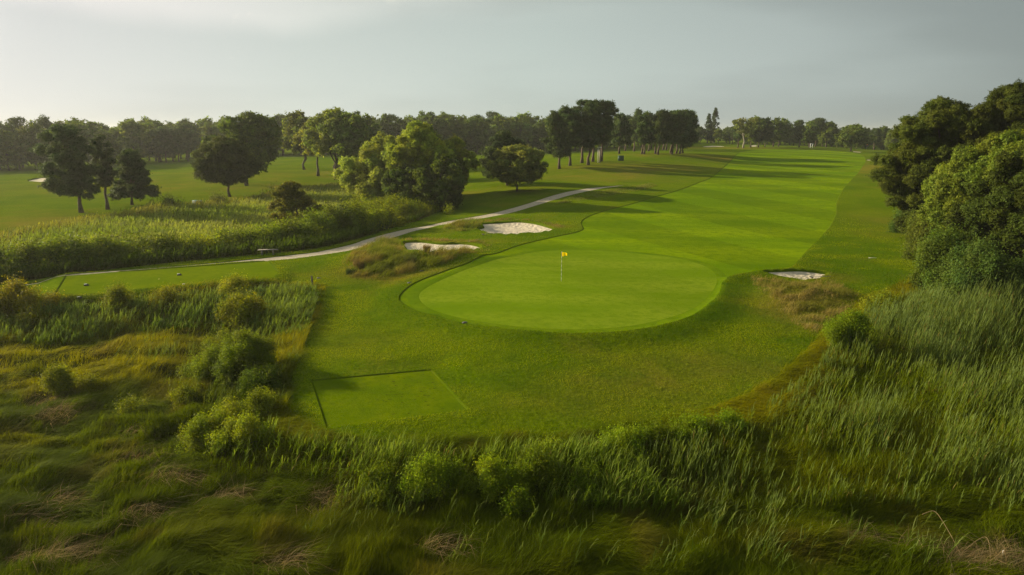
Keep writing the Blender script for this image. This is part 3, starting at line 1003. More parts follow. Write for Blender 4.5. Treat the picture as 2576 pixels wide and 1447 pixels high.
# the willow clump
g4 = "trees of the dense willow clump beside the path"
tree("willow_tree", 'dark', 1075, 500, 310, 975, 1135, 490, "tall dark round tree at the back of the dense clump beside the path", group=g4, leafpx=1.8)
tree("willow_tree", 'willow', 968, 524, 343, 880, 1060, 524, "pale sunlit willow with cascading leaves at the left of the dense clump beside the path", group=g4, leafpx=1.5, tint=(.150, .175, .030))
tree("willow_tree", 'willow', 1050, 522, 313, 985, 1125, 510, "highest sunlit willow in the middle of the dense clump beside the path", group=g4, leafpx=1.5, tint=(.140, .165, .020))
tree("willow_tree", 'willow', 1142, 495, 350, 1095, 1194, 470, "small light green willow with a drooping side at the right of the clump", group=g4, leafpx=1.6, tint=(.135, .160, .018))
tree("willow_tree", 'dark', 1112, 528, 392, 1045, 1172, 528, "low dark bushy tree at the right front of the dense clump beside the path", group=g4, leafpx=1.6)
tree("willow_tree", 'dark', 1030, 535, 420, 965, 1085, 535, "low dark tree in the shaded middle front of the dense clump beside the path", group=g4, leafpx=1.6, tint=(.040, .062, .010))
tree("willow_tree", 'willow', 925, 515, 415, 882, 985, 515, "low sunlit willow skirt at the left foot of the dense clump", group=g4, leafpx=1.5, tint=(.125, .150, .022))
tree("juniper_tree", 'juniper', 760, 585, 458, 658, 810, 560, "brownish-green windswept cedar with a bare leaning trunk in the hedge", leafpx=1.5, stems=1, lean=.03, trunk_r=.16)
tree("pine_tree", 'pinelop', 1276, 466, 337, 1204, 1335, 450, "dark ragged pine just behind the round apple tree")
tree("apple_tree", 'apple', 1302, 481, 368, 1230, 1380, 462, "round low apple tree with silvery leaves on the lawn beyond the path", leafpx=1.5, stems=2)
g5 = "tall pines on the mound left of the fairway"
for (u, v, t, a, b, cb, k, lab) in (
        (1407, 425, 285, 1353, 1430, 398, 'pinelop', "nearest pine on the mound with a straight trunk and low drooping branch"),
        (1434, 417, 276, 1390, 1464, 372, 'pine', "second pine from the left on the mound, with a curved trunk"),
        (1464, 410, 262, 1444, 1502, 362, 'pine', "third pine from the left on the mound, with a tall narrow crown"),
        (1480, 415, 266, 1458, 1520, 375, 'pine', "mound pine whose thin trunk leans to the right"),
        (1491, 407, 260, 1470, 1530, 365, 'flatpine', "tall flat-topped pine standing behind the right-leaning one"),
        (1512, 406, 261, 1498, 1556, 365, 'flatpine', "tall pine on the mound just behind the white-topped post")):
    tree("pine_tree", k, u, v, t, a, b, cb, lab, group=g5)
g6 = "far row of pines behind the green box"
for (u, v, t, a, b, cb, k, lab) in (
        (1558, 387, 290, 1526, 1590, 366, 'pinelop', "forked pine directly behind the green slatted box, leftmost of the far row"),
        (1573, 380, 296, 1555, 1600, 362, 'pine', "short double-trunked pine second from the left in the far row behind the green box"),
        (1595, 381, 281, 1582, 1626, 360, 'flatpine', "tallest pointed pine of the far row behind the green box"),
        (1615, 388, 290, 1600, 1640, 360, 'pine', "far-row pine whose trunk leans left across its straight neighbour"),
        (1620, 388, 288, 1606, 1652, 360, 'pine', "straight pine crossing the trunk of the left-leaning one in the far row"),
        (1631, 381, 296, 1616, 1656, 362, 'pine', "thin pine standing back in the middle of the far row behind the green box"),
        (1638, 376, 298, 1622, 1662, 360, 'pine', "most distant thin pine in the middle of the far row"),
        (1649, 387, 286, 1628, 1680, 362, 'pinelop', "pine with a thick leaning trunk nearest the crest of the dry mound"),
        (1655, 389, 284, 1640, 1690, 362, 'flatpine', "thick dark pine on the crest of the dry mound"),
        (1668, 378, 292, 1655, 1700, 360, 'pine', "thin pine standing back right of the thick dark pine on the crest"),
        (1676, 378, 290, 1664, 1712, 360, 'pine', "forked thin pine standing back in the right half of the far row"),
        (1687, 386, 284, 1668, 1720, 362, 'pine', "left trunk of the close cluster at the right end of the far row of pines"),
        (1690, 388, 282, 1678, 1730, 362, 'flatpine', "foremost pine of the close cluster at the right end of the far row"),
        (1701, 387, 284, 1686, 1742, 362, 'pine', "middle pine of the close cluster at the right end of the far row"),
        (1710, 387, 285, 1698, 1752, 362, 'pine', "pine second from the right end of the far row"),
        (1717, 386, 290, 1710, 1768, 374, 'pinelop', "rightmost pine of the far row with foliage drooping almost to the ground")):
    tree("pine_tree", k, u, v, t, a, b, cb, lab, group=g6, leafpx=2.3)
g7 = "trees along the far end of the fairway"
tree("spruce_tree", 'spruce', 1796, 359, 278, 1772, 1818, 350, "tall pointed spruce rising above the wood at the far end", group=g7, leafpx=2.0)
tree("spruce_tree", 'spruce', 1779, 360, 292, 1764, 1796, 350, "shorter spruce just left of the tall pointed spruce", group=g7, leafpx=2.0)
tree("gum_tree", 'umbrella', 1870, 373, 297, 1836, 1906, 344, "umbrella-shaped tree with a white trunk and white limbs at the far end", group=g7, leafpx=1.9, trunk_r=.34)
for (u, v, t, a, b, cb, k, lab) in (
        (1856, 372, 312, 1842, 1872, 350, 'pine', "thin dark-trunked pine just left of the white-trunked tree"),
        (1888, 371, 297, 1872, 1924, 355, 'oak', "tall dark tree just right of the white-trunked tree"),
        (1907, 371, 301, 1895, 1940, 356, 'pine', "pine second to the right of the white-trunked tree"),
        (1924, 370, 318, 1908, 1944, 357, 'pine', "short pine third to the right of the white-trunked tree"),
        (1945, 369, 301, 1924, 1972, 357, 'oak', "round-topped tree in the middle of the far row right of the white-trunked tree"),
        (1958, 369, 301, 1948, 1986, 357, 'oak', "round-topped tree at the right end of the far row of the white-trunked tree"),
        (2010, 371, 306, 1990, 2020, 352, 'flatpine', "pine with a rounded tuft of a crown above the far wood"),
        (2035, 371, 309, 2014, 2050, 358, 'oak', "light green far tree behind the small white sign frame"),
        (2050, 370, 302, 2032, 2075, 338, 'flatpine', "tall far pine with a long bare pale trunk"),
        (2078, 371, 310, 2060, 2102, 358, 'oak', "rounded dark far tree right of the bare-trunked pine"),
        (2140, 381, 316, 2102, 2183, 370, 'oak', "lone broad round oak standing in front of the far wood")):
    tree("oak_tree" if k == 'oak' else "pine_tree", k, u, v, t, a, b, cb, lab, group=g7, leafpx=1.9, stems=2 if u == 2140 else 1)

# the big trees on the right
g8 = "thick belt of trees on the right"
tree("pine_tree", 'bigpine', 2338, 600, 264, 2196, 2440, 595, "big dark pine whose low boughs reach out over the right rough", group=g8, leafpx=1.9)
tree("pine_tree", 'bigpine', 2500, 615, 232, 2380, 2620, 560, "tallest dark pine at the back of the right belt of trees", group=g8, leafpx=1.9)
tree("willow_tree", 'willow', 2500, 668, 338, 2345, 2660, 668, "large pale olive willow glowing in the sun at the front of the right belt", group=g8, leaf=.22, tint=(.068, .088, .010), nlob=190, irr=.08)
tree("cedar_tree", 'cedar', 2540, 735, 372, 2412, 2690, 712, "dark dense cedar in front of the pale olive willow on the right", group=g8, leaf=.22, nlob=130)
tree("pine_tree", 'bigpine', 2720, 640, 225, 2560, 2860, 600, "dark pine cut off by the right edge", group=g8, leafpx=2.2)
tree("willow_tree", 'willow', 2760, 690, 330, 2600, 2900, 690, "pale willow behind the dark cedar at the right edge", group=g8, leaf=.28, tint=(.08, .095, .012))
tree("pine_tree", 'bigpine', 2420, 560, 285, 2330, 2530, 560, "dark pine half hidden between the two tallest pines of the right belt", group=g8, leafpx=2.2)
g9 = "shrubs at the foot of the right belt of trees"
for (u, v, t, a, b, lab, tn, sd) in (
        (2283, 585, 520, 2246, 2318, "rounded dark shrub under the boughs of the big right pine", (.040, .065, .012), 1),
        (2355, 735, 580, 2295, 2425, "large leafy shrub where the right belt meets the reeds", (.060, .090, .012), 1),
        (2340, 650, 520, 2290, 2400, "leafy olive shrub between the big right pine and the pale willow", (.085, .105, .016), 1),
        (2440, 780, 620, 2375, 2515, "broad dark shrub below the pale olive willow", (.048, .076, .014), 1),
        (2540, 790, 670, 2476, 2620, "dark shrub below the dense cedar at the right edge", (.036, .058, .010), 1)):
    tree("shrub", 'shrub', u, v, t, a, b, v, lab, "shrub", g9, leaf=.17, tint=tn, nlob=60)

# ---------------------------------------------------------------- the far wood
SKYL = np.array([(-500, 300), (0, 301), (40, 300), (85, 295), (150, 302), (200, 304), (300, 299), (380, 300), (450, 297), (540, 293), (620, 298), (700, 292), (760, 287), (860, 283), (950, 283), (1040, 285), (1150, 281), (1280, 284),
                 (1380, 284), (1500, 292), (1700, 305), (1780, 318), (1850, 318), (1950, 318), (2000, 312), (2060, 312), (2100, 318), (2180, 318), (2270, 318), (2450, 316), (3100, 312)], float)
BASEL = np.array([(-500, 436), (0, 431), (100, 428), (200, 424), (330, 416), (450, 403), (700, 393), (900, 389), (1190, 389), (1300, 386), (1450, 381), (1600, 372), (1760, 361), (1930, 365), (2050, 369), (2110, 373), (2270, 382), (2450, 392), (3100, 430)], float)
POOL = []
for i, (k, H, H0, R, kw) in enumerate((
        ('oak', 13, 0.9, 4.8, {}), ('oak', 13, 1.4, 4.3, dict(tint=(.066, .088, .018))), ('ash', 13, 1.2, 4.4, dict(tint=(.060, .080, .018))),
        ('pine', 14, 4.2, 3.8, {}), ('flatpine', 14, 4.8, 4.0, {}), ('oak', 12, 0.6, 4.6, dict(tint=(.048, .070, .014))), ('pinelop', 13.5, 3.6, 3.6, {}), ('ash', 12, 0.8, 4.4, dict(tint=(.072, .098, .022))))):
    POOL.append((k, H, grow(k, H, H0, R, 900 + i, 0.60, amount=7000, **kw)))
rw = random.Random(5)
KN = {'oak': ('oak_tree', 'broad round-crowned tree'), 'ash': ('maple_tree', 'loose light green tree'), 'pine': ('pine_tree', 'dark pine'), 'flatpine': ('pine_tree', 'flat-topped dark pine'), 'pinelop': ('pine_tree', 'ragged dark pine')}
nwood = 0
for row in range(3):
    u = -420.0 + row * 13
    while u < 2900:
        bv = float(np.interp(u, BASEL[:, 0], BASEL[:, 1])) - 1
        sv = float(np.interp(u, SKYL[:, 0], SKYL[:, 1]))
        p0 = G(u, bv)
        p = p0.copy()
        dist = math.hypot(p[0], p[1])
        bk = row * 8.0 + rw.uniform(-2.5, 2.5)
        p[0] *= 1 + bk / dist; p[1] *= 1 + bk / dist
        p[2] = gz(p[0], p[1])
        dep = p[1] * CP_ - (p[2] - CAM_H) * SP_
        ztop = CAM_H + p[1] * math.tan(math.atan((723.5 - sv) / F) - PITCH)
        H = (ztop - p[2]) * (rw.uniform(0.78, 1.04) if row < 2 else rw.uniform(0.90, 1.10))
        left = u < 700
        k = rw.choices(range(8), weights=(3, 3, 2, 1.5, 1.2, 3, 1, 2))[0]
        kind, h0, ms = POOL[k]
        nm, ph = KN[kind]
        s = H / h0
        wd = s * rw.uniform(0.85, 1.2)
        side = "behind the left fairway" if u < 700 else ("behind the willow clump" if u < 1350 else ("beyond the mound pines" if u < 1765 else "at the far end of the main fairway"))
        plant(nm, ms, p, "%s in the far wood %s" % (ph, side), "tree", "trees of the far wood " + side, scale=(wd, wd, s), rz=rw.uniform(0, 6.28))
        nwood += 1
        step_m = 7.2
        u += step_m / dep * F * rw.uniform(0.75, 1.25)
print("wood trees", nwood)
# the depth of the wood behind its front trees: one continuous mass of foliage
rng = np.random.default_rng(77)
C = []; 
u = -430.0
while u < 2950:
    bv = float(np.interp(u, BASEL[:, 0], BASEL[:, 1])) - 1
    sv = float(np.interp(u, SKYL[:, 0], SKYL[:, 1]))
    p0 = G(u, bv); dist = math.hypot(p0[0], p0[1])
    ztop = CAM_H + p0[1] * math.tan(math.atan((723.5 - sv) / F) - PITCH)
    for row in range(4):
        bk = 24 + row * 7 + rng.uniform(-3, 3)
        x_ = p0[0] * (1 + bk / dist) + rng.uniform(-3, 3); y_ = p0[1] * (1 + bk / dist)
        C.append((x_, y_, gz(x_, y_), (ztop - p0[2]) * rng.uniform(.80, .97)))
    u += 7.0 / p0[1] * F
C = np.array(C)
m = 170
idx = np.repeat(np.arange(len(C)), m)
d = unit(rng.normal(size=(len(idx), 3))); d[:, 2] = np.abs(d[:, 2]) * np.where(rng.random(len(idx)) < .25, -1, 1)
lump = .8 + .28 * np.sin(d[:, 0] * 5 + idx) * np.sin(d[:, 1] * 5 + idx * 1.7)
P_ = C[idx, :3] + np.stack([d[:, 0] * 5.2 * lump, d[:, 1] * 5.2 * lump, C[idx, 3] * (.52 + .48 * d[:, 2] * lump)], 1)
v_, q_ = leaf_quads(P_, unit(d + rng.normal(size=d.shape) * .5), .95, .62, rng)
col = np.array([.052, .074, .014]) * (rng.uniform(.75, 1.25, len(C))[idx] * rng.uniform(.75, 1.3, len(idx)))[:, None]
o = link("far_wood", new_mesh("far_wood", v_, q_, M_LEAF, np.repeat(col, 4, axis=0)))
tag(o, "continuous dark mass of wood behind the front row of far trees", None, None, "stuff")

# ---------------------------------------------------------------- reeds and grasses
def scatter(P, dens, seed, keep=None, maxd=None):
    rng = np.random.default_rng(seed)
    lo, hi = P.min(0), P.max(0)
    n = int((hi - lo).prod() * dens)
    x = rng.uniform(lo[0], hi[0], n); y = rng.uniform(lo[1], hi[1], n)
    if maxd is not None:
        k = rng.random(n) < maxd(x, y)
        x, y = x[k], y[k]
    m = inside(P, x, y)
    x, y = x[m], y[m]
    if keep is not None:
        k = rng.random(len(x)) < keep(x, y)
        x, y = x[k], y[k]
    return x, y


def ribbons(curve, width, side, tint, taper=0.1):
    """curve (N,K,3) points, width (N,), side (N,3) -> verts, quads, tints"""
    n, k, _ = curve.shape
    t = np.linspace(0, 1, k)
    prof = np.where(t < 0.3, 0.55 + 1.5 * t, 1 - (t - 0.3) / 0.7 * (1 - taper)) if k > 2 else np.array([1, taper])
    w = width[:, None] * prof[None, :] * 0.5
    a = curve - side[:, None, :] * w[:, :, None]
    b = curve + side[:, None, :] * w[:, :, None]
    v = np.stack([a, b], 2).reshape(-1, 3)          # n,k,2
    base = (np.arange(n) * k * 2)[:, None]
    j = np.arange(k - 1)[None, :] * 2
    i0 = base + j
    q = np.stack([i0, i0 + 1, i0 + 3, i0 + 2], 2).reshape(-1, 4)
    c = np.repeat(tint, k * 2, axis=0)
    return v, q, c


def blade_object(name, parts, label, kind="stuff", mat=None):
    V = []; Q = []; C = []; n = 0
    for v, q, c in parts:
        V.append(v); Q.append(q + n); C.append(c); n += len(v)
    me = new_mesh(name, np.concatenate(V), np.concatenate(Q), mat or M_BLADE, np.concatenate(C))
    o = link(name, me)
    tag(o, label, None, None, kind)
    return o


def grass(x, y, z, L, W, ang, lean, tint, rng, k=3):
    n = len(x)
    t = np.linspace(0, 1, k)[None, :, None]
    d = np.stack([np.cos(ang), np.sin(ang), np.zeros(n)], 1)[:, None, :]
    p = np.stack([x, y, z - 0.02], 1)[:, None, :]
    Lk = L[:, None, None]; ln = lean[:, None, None]
    up = np.array([0, 0, 1.0])[None, None, :]
    c = p + d * Lk * ln * t ** 1.7 + up * Lk * (t - 0.5 * np.minimum(ln, 1.6) * t ** 2.2 * 0.9)
    sa = rng.uniform(0, 2 * math.pi, n)
    side = np.stack([np.cos(sa), np.sin(sa), np.zeros(n)], 1)
    return ribbons(c, W, side, tint)


def reeds(x, y, z, H, lean, wind, tint, rng, nleaf=7, leafL=0.42, leafW=0.026, stemW=0.016, tip=None, bush=0.55, dead=0.0, out=0.55, droop=0.42):
    n = len(x)
    parts = []
    wa = wind + rng.normal(0, 0.35, n)
    d = np.stack([np.cos(wa), np.sin(wa), np.zeros(n)], 1)

    def at(t):
        t = np.asarray(t)[..., None]
        sh = (slice(None),) + (None,) * (t.ndim - 2) + (slice(None),)
        Hh = H.reshape((-1,) + (1,) * (t.ndim - 1)); ll = lean.reshape((-1,) + (1,) * (t.ndim - 1))
        base = np.stack([x, y, z - 0.05], 1)[sh]
        return base + d[sh] * Hh * ll * t ** 2 + np.array([0, 0, 1.0]) * Hh * (t - 0.35 * ll * t ** 2)
    t5 = np.broadcast_to(np.linspace(0, 1, 5), (n, 5))
    sa = rng.uniform(0, 2 * math.pi, n)
    side = np.stack([np.cos(sa), np.sin(sa), np.zeros(n)], 1)
    stem_t = tint * np.array([1.15, 0.95, 0.8])
    parts.append(ribbons(at(t5), np.full(n, stemW), side, stem_t, 0.35))
    for j in range(nleaf):
        tj = 0.30 + 0.70 * (j + rng.uniform(0, 0.8, n)) / nleaf
        s = at(np.clip(tj, 0, 1)[:, None])[:, 0]
        a = wa + rng.normal(0, 0.9, n) + (j % 2) * bush * 2.2 * (1 - tj)
        o = np.stack([np.cos(a), np.sin(a), np.zeros(n)], 1)
        L = leafL * rng.uniform(0.6, 1.25, n) * (1.05 - 0.35 * np.abs(tj - 0.65))
        up0 = rng.uniform(0.95, 1.6, n) + 0.5 * (tj > 0.9)
        tt = np.linspace(0, 1, 4)[None, :, None]
        c = s[:, None, :] + o[:, None, :] * (L * out)[:, None, None] * tt ** 1.2 + np.array([0, 0, 1.0]) * (L[:, None, None] * (up0[:, None, None] * tt - (0.12 + up0[:, None, None] * droop) * tt ** 2))
        sd = np.stack([-o[:, 1], o[:, 0], rng.normal(0, 0.5, n)], 1); sd = unit(sd)
        lt = tint * rng.uniform(0.8, 1.25, (n, 1))
        if tip is not None:
            k = np.clip((tj - 0.6) / 0.4, 0, 1)[:, None] * rng.uniform(0.3, 1.0, (n, 1))
            lt = lt * (1 - k) + np.array(tip) * k
        if dead:
            dm = (rng.random(n) < dead * (1.3 - tj))[:, None]
            lt = np.where(dm, np.array([.17, .130, .035]) * rng.uniform(.6, 1.2, (n, 1)), lt)
        parts.append(ribbons(c, leafW * rng.uniform(0.7, 1.2, n), sd, lt))
    return parts


def jitter(tint, n, rng, a=0.2, h=0.08):
    t = np.broadcast_to(np.asarray(tint, float), (n, 3)) * rng.uniform(1 - a, 1 + a, (n, 1))
    return t * np.stack([1 + rng.normal(0, h, n), np.ones(n), 1 + rng.normal(0, h, n)], 1)


def lerp(a, b, k):
    return np.asarray(a)[None, :] * (1 - k[:, None]) + np.asarray(b)[None, :] * k[:, None]


def gpoly(px, smooth=True):
    return project(px, ground_z, step=0.8, smooth=smooth)


REED_R = gpoly([(1545, 1150), (1750, 1100), (1900, 1048), (2010, 975), (2085, 890), (2140, 842), (2210, 800), (2330, 775), (2480, 765), (2700, 770), (3000, 830), (3050, 1345),
                (2640, 1340), (2400, 1325), (2200, 1290), (2000, 1300), (1820, 1310), (1650, 1260)])
REED_C = gpoly([(705, 1100), (800, 1128), (1000, 1150), (1300, 1155), (1545, 1150), (1650, 1260), (1820, 1310), (1500, 1300), (1200, 1262), (980, 1320), (860, 1300), (780, 1225), (560, 1185), (505, 1135), (640, 1085)])
REED_T = gpoly([(-150, 880), (-60, 800), (60, 782), (200, 776), (300, 772), (450, 748), (600, 735), (760, 730), (800, 748), (785, 800), (745, 850), (600, 850), (480, 835), (300, 850), (150, 872), (20, 870)])
SALT = np.array([(-27, 13), (27, 13), (60, 62), (-60, 62)], float)
STRAW = [(420, 1205, 1.3, .6), (350, 1160, 1.0, .35), (340, 1300, 1.2, .5), (130, 1400, 1.7, .8), (60, 1330, .9, .4), (800, 1272, .8, .9), (700, 1425, 1.0, .5), (110, 1015, 1.3, .7), (130, 1045, 1.0, .8), (150, 1270, 1.0, .5), (560, 1255, 1.0, .4),
         (1100, 1390, .8, .5), (2480, 1415, 2.6, .9), (2150, 1360, .9, .5), (330, 1090, .5, .25)]
ST = [(G(u, v), a, b) for u, v, a, b in STRAW]


def straw(x, y):
    d = np.zeros(len(x))
    for p, a, b in ST:
        d = np.maximum(d, np.exp(-(((x - p[0]) / a) ** 2 + ((y - p[1]) / b) ** 2)))
    return d


sg = "leafy shrubs in the front marsh"
SHR = [
    (548, 968, 878, 488, 604, "round dense green shrub, left one of the pair beside the near tee", (.072, .115, .012)),
    (628, 958, 836, 548, 692, "big round dense green shrub, right one of the pair beside the near tee", (.066, .108, .012)),
    (570, 905, 838, 528, 612, "low shrub top peeping out behind the pair of round shrubs", (.075, .115, .014)),
    (655, 990, 930, 598, 706, "dark low shrub at the foot of the pair of round shrubs", (.050, .095, .012)),
    (615, 822, 745, 560, 668, "light green bush in the reeds below the long tee", (.100, .135, .016)),
    (300, 780, 722, 274, 330, "small bush standing up against the front of the long tee", (.085, .120, .022)),
    (585, 752, 702, 555, 622, "small pale bush at the right end of the long tee", (.095, .130, .022)),
    (420, 772, 735, 385, 470, "low pale bramble under the middle of the long tee", (.100, .125, .022)),
    (60, 790, 712, -20, 112, "spreading yellow-green bramble left of the long tee", (.110, .125, .014)),
    (-30, 800, 720, -110, 40, "bramble at the left edge below the path", (.095, .115, .014)),
    (80, 838, 790, 46, 130, "low bush under the left end of the long tee bank", (.080, .110, .014)),
    (575, 1082, 1018, 520, 640, "leafy low bush nearest the left corner of the near tee", (.082, .125, .012)),
    (660, 1045, 992, 612, 706, "leafy bush left of the near tee's front corner", (.076, .120, .012)),
    (512, 1128, 1058, 456, 570, "bright leafy bush at the left end of the front reed band", (.088, .135, .013)),
    (615, 1124, 1055, 562, 682, "bright leafy bush second from the left end of the front reed band", (.085, .130, .013)),
    (470, 1015, 975, 436, 512, "small leafy bush in the short grass left of the near tee", (.076, .115, .012)),
    (150, 990, 926, 118, 186, "lone small bush in the yellow salt grass on the left", (.078, .110, .012)),
    (230, 985, 950, 200, 262, "tiny leafy bush beside the lone small bush in the salt grass", (.080, .110, .012)),
    (330, 1045, 1008, 300, 370, "tiny bush in the salt grass below the lone small bush", (.070, .105, .012)),
    (958, 1245, 1180, 904, 1012, "leafy bush at the left of the row in the front reeds", (.075, .130, .012)),
    (1078, 1238, 1150, 1026, 1132, "bright leafy bush, second of the row in the front reeds", (.078, .135, .012)),
    (1152, 1240, 1172, 1108, 1192, "leafy bush, third of the row in the front reeds", (.070, .120, .012)),
    (1240, 1238, 1155, 1188, 1292, "bright leafy bush, fourth of the row in the front reeds", (.080, .135, .013)),
    (1345, 1226, 1142, 1290, 1402, "leafy bush, fifth of the row in the front reeds", (.074, .125, .012)),
    (1376, 1172, 1112, 1332, 1424, "yellow-green bush standing behind the row in the front reeds", (.090, .140, .014)),
    (1300, 1285, 1235, 1262, 1345, "small bush sunk in front of the row in the front reeds", (.055, .100, .010)),
    (1560, 1155, 1085, 1500, 1620, "leafy bush where the reed band meets the mown rough", (.072, .125, .012)),
    (1655, 1128, 1068, 1592, 1722, "broad low bush at the edge of the rough, left of the right reeds", (.068, .122, .012)),
    (1742, 1112, 1055, 1690, 1802, "low dense bush at the edge of the rough below the dry mound", (.064, .118, .012)),
    (1825, 1092, 1045, 1772, 1880, "low bush at the edge of the rough, last before the right reeds", (.066, .120, .012)),
    (1480, 1245, 1180, 1430, 1530, "dark leafy bush half hidden by the reeds of the front band", (.052, .098, .010)),
    (2132, 890, 790, 2080, 2200, "bright green bushy shrub at the corner of the right reeds", (.066, .120, .014)),
    (2215, 800, 742, 2170, 2262, "light green shrub at the foot of the dry mound beside the reeds", (.090, .130, .020)),
]
SHP = []
for (u, v, t, a, b, lab, tn) in SHR:
    p = G(u, v); SHP.append((p[0], p[1], (b - a) / 2 * (p[1] * CP_ - (p[2] - CAM_H) * SP_) / F))
SHP = np.array(SHP)


def clear_of_shrubs(x, y, f=.55):
    m = np.ones(len(x), bool)
    for a, b, r_ in SHP:
        m &= np.hypot((x - a), (y - b) + r_ * .25) > r_ * f
    return m


# salt meadow grass: fine, wind-laid
rng = np.random.default_rng(11)


def salt_keep(x, y):
    k = np.ones(len(x))
    inr = inside(REED_R, x, y) | inside(REED_C, x, y)
    k = np.where(inr, k * 0.55, k)
    s = straw(x, y)
    k = k * (1 - 0.95 * sstep(0.25, 0.6, s + (vnoise(x * 1.7, y * 1.7, 9) - .5) * .5))
    k = k * (0.45 + 0.55 * sstep(0.25, 0.5, fbm(x * 0.9, y * 1.2, 31, 2)))
    return k * (sdist(MARSH_F, x, y, 4.0) < 0.35)


x, y = scatter(SALT, 900, 12, salt_keep, lambda x, y: np.clip(1.0 - (np.hypot(x, y) - 18) / 34.0, 0.16, 1.0))
n = len(x); z = ground_z(x, y)
r = np.hypot(x, y)
patch = fbm(x * 0.35, y * 0.45, 21, 3)
yel = sstep(0.42, 0.66, fbm(x * 0.22 + 5, y * 0.30, 22, 3))
L = (0.28 + 0.50 * patch) * rng.uniform(0.6, 1.3, n) * np.where(inside(REED_R, x, y), 1.5, 1.0)
swirl = (fbm(x * 0.28, y * 0.4, 24, 2) - 0.5) * 4.2
ang = 0.35 + swirl + rng.normal(0, 0.55, n)
lean = 0.40 + 1.0 * sstep(0.3, 0.7, fbm(x * 0.6, y * 0.7, 25, 2)) + rng.normal(0, 0.15, n)
edge = np.exp(-((sdist(MARSH_F, x, y, 4.0) + .6) / 1.0) ** 2) * sstep(5, 9, x)
tint = lerp((.066, .092, .001), (.175, .168, .001), np.clip(yel * (0.35 + 0.85 * sstep(24, 42, y) * (x < 2)) + .9 * edge, 0, 1))
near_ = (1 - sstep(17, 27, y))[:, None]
tint = tint * (1 - .6 * near_) + np.array([.040, .058, .001]) * .6 * near_  # darker towards the camera: vignette falloff painted into the blade colour
rust = 0.6 * sstep(0.64, 0.78, fbm(x * 0.5 + 9, y * 0.5, 27, 3))
tint = tint * (1 - 0.5 * rust[:, None]) + np.array([.13, .085, .022]) * 0.5 * rust[:, None]
tint = tint * rng.uniform(0.72, 1.28, (n, 1))
W = 0.011 + 0.00045 * r
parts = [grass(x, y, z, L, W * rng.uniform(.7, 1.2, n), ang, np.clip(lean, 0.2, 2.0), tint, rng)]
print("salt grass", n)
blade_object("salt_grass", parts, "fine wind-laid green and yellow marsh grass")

# matted straw in the hollows
xs = []; ys = []
for p, a, b in ST:
    m = int(330 * a * b)
    xs.append(p[0] + rng.normal(0, a * .55, m)); ys.append(p[1] + rng.normal(0, b * .55, m))
x = np.concatenate(xs); y = np.concatenate(ys)
k = inside(SALT, x, y); x, y = x[k], y[k]
n = len(x); z = ground_z(x, y) + rng.uniform(0.01, 0.10, n)
tint = jitter((.18, .135, .065), n, rng, .45, .06)
parts = [grass(x, y, z, rng.uniform(.3, .85, n), np.full(n, .017), rng.normal(0.3, 1.0, n), rng.uniform(1.5, 1.9, n), tint, rng)]
blade_object("dead_grass", parts, "pale matted dead grass in hollows of the marsh")

# right-hand reeds
def reed_r_keep(x, y):
    return clear_of_shrubs(x, y) * (0.16 + 0.84 * sstep(0.38, 0.56, fbm(x * 0.33, y * 0.33, 41, 3))) * (0.35 + 0.65 * sstep(.35, .6, fbm(x * 1.6, y * 1.6, 141, 2)))


x, y = scatter(REED_R, 50, 42, reed_r_keep)
n = len(x); z = ground_z(x, y); r = np.hypot(x, y)
rng = np.random.default_rng(43)
low = np.exp(-(((x - G(2080, 960)[0]) / 3.6) ** 2 + ((y - G(2080, 960)[1]) / 3.0) ** 2))
tall = sstep(30, 44, y)
H = (1.35 + 0.95 * tall + 0.35 * sstep(8, 16, x)) * (1 - 0.5 * low) * rng.uniform(0.5, 1.15, n) * (0.60 + 0.8 * fbm(x * .45, y * .45, 44, 2))
H *= 0.55 + 0.45 * sstep(-0.3, -2.2, sdist(REED_R, x, y, 3.0))
blue = np.clip(0.0 + 0.75 * tall + 0.35 * sstep(0.4, 0.6, fbm(x * .25, y * .25, 45, 2)) - 0.5 * low, 0, 1)
tint = lerp((.080, .112, .002), (.078, .118, .026), blue) * rng.uniform(0.8, 1.2, (n, 1))
lean = np.abs(rng.normal(0.20, 0.09, n))
parts = reeds(x, y, z, H, lean, 0.25, tint, rng, nleaf=8, leafL=0.37, leafW=0.027, stemW=.018, tip=(.135, .180, .055), dead=.06, out=.36, droop=.34)
print("reeds right", n)
blade_object("reeds", parts, "tall blue-green reeds with pale tips on the right side of the marsh")

# central band
def reed_c_keep(x, y):
    return clear_of_shrubs(x, y, .52) * (0.15 + 0.85 * sstep(0.38, 0.6, fbm(x * 0.4, y * 0.5, 51, 3))) * (0.4 + 0.6 * sstep(.35, .6, fbm(x * 1.5, y * 1.5, 151, 2)))


x, y = scatter(REED_C, 50, 52, reed_c_keep)
n = len(x); z = ground_z(x, y)
rng = np.random.default_rng(53)
H = rng.uniform(0.85, 1.45, n) * (0.85 + 0.35 * fbm(x * .5, y * .5, 54, 2)) * (0.65 + 0.35 * sstep(-0.1, -1.2, sdist(REED_C, x, y, 3.0)))
tint = lerp((.058, .104, .002), (.100, .145, .004), fbm(x * .4, y * .4, 55, 2)) * rng.uniform(0.8, 1.2, (n, 1))
lean = np.abs(rng.normal(0.34, 0.13, n))
parts = reeds(x, y, z, H, lean, 0.15, tint, rng, nleaf=7, leafL=0.46, leafW=0.028, tip=(.19, .245, .045), bush=.3, dead=.05, out=.6)
print("reeds centre", n)
blade_object("reeds", parts, "green wind-bent reeds along the foot of the rough in front")

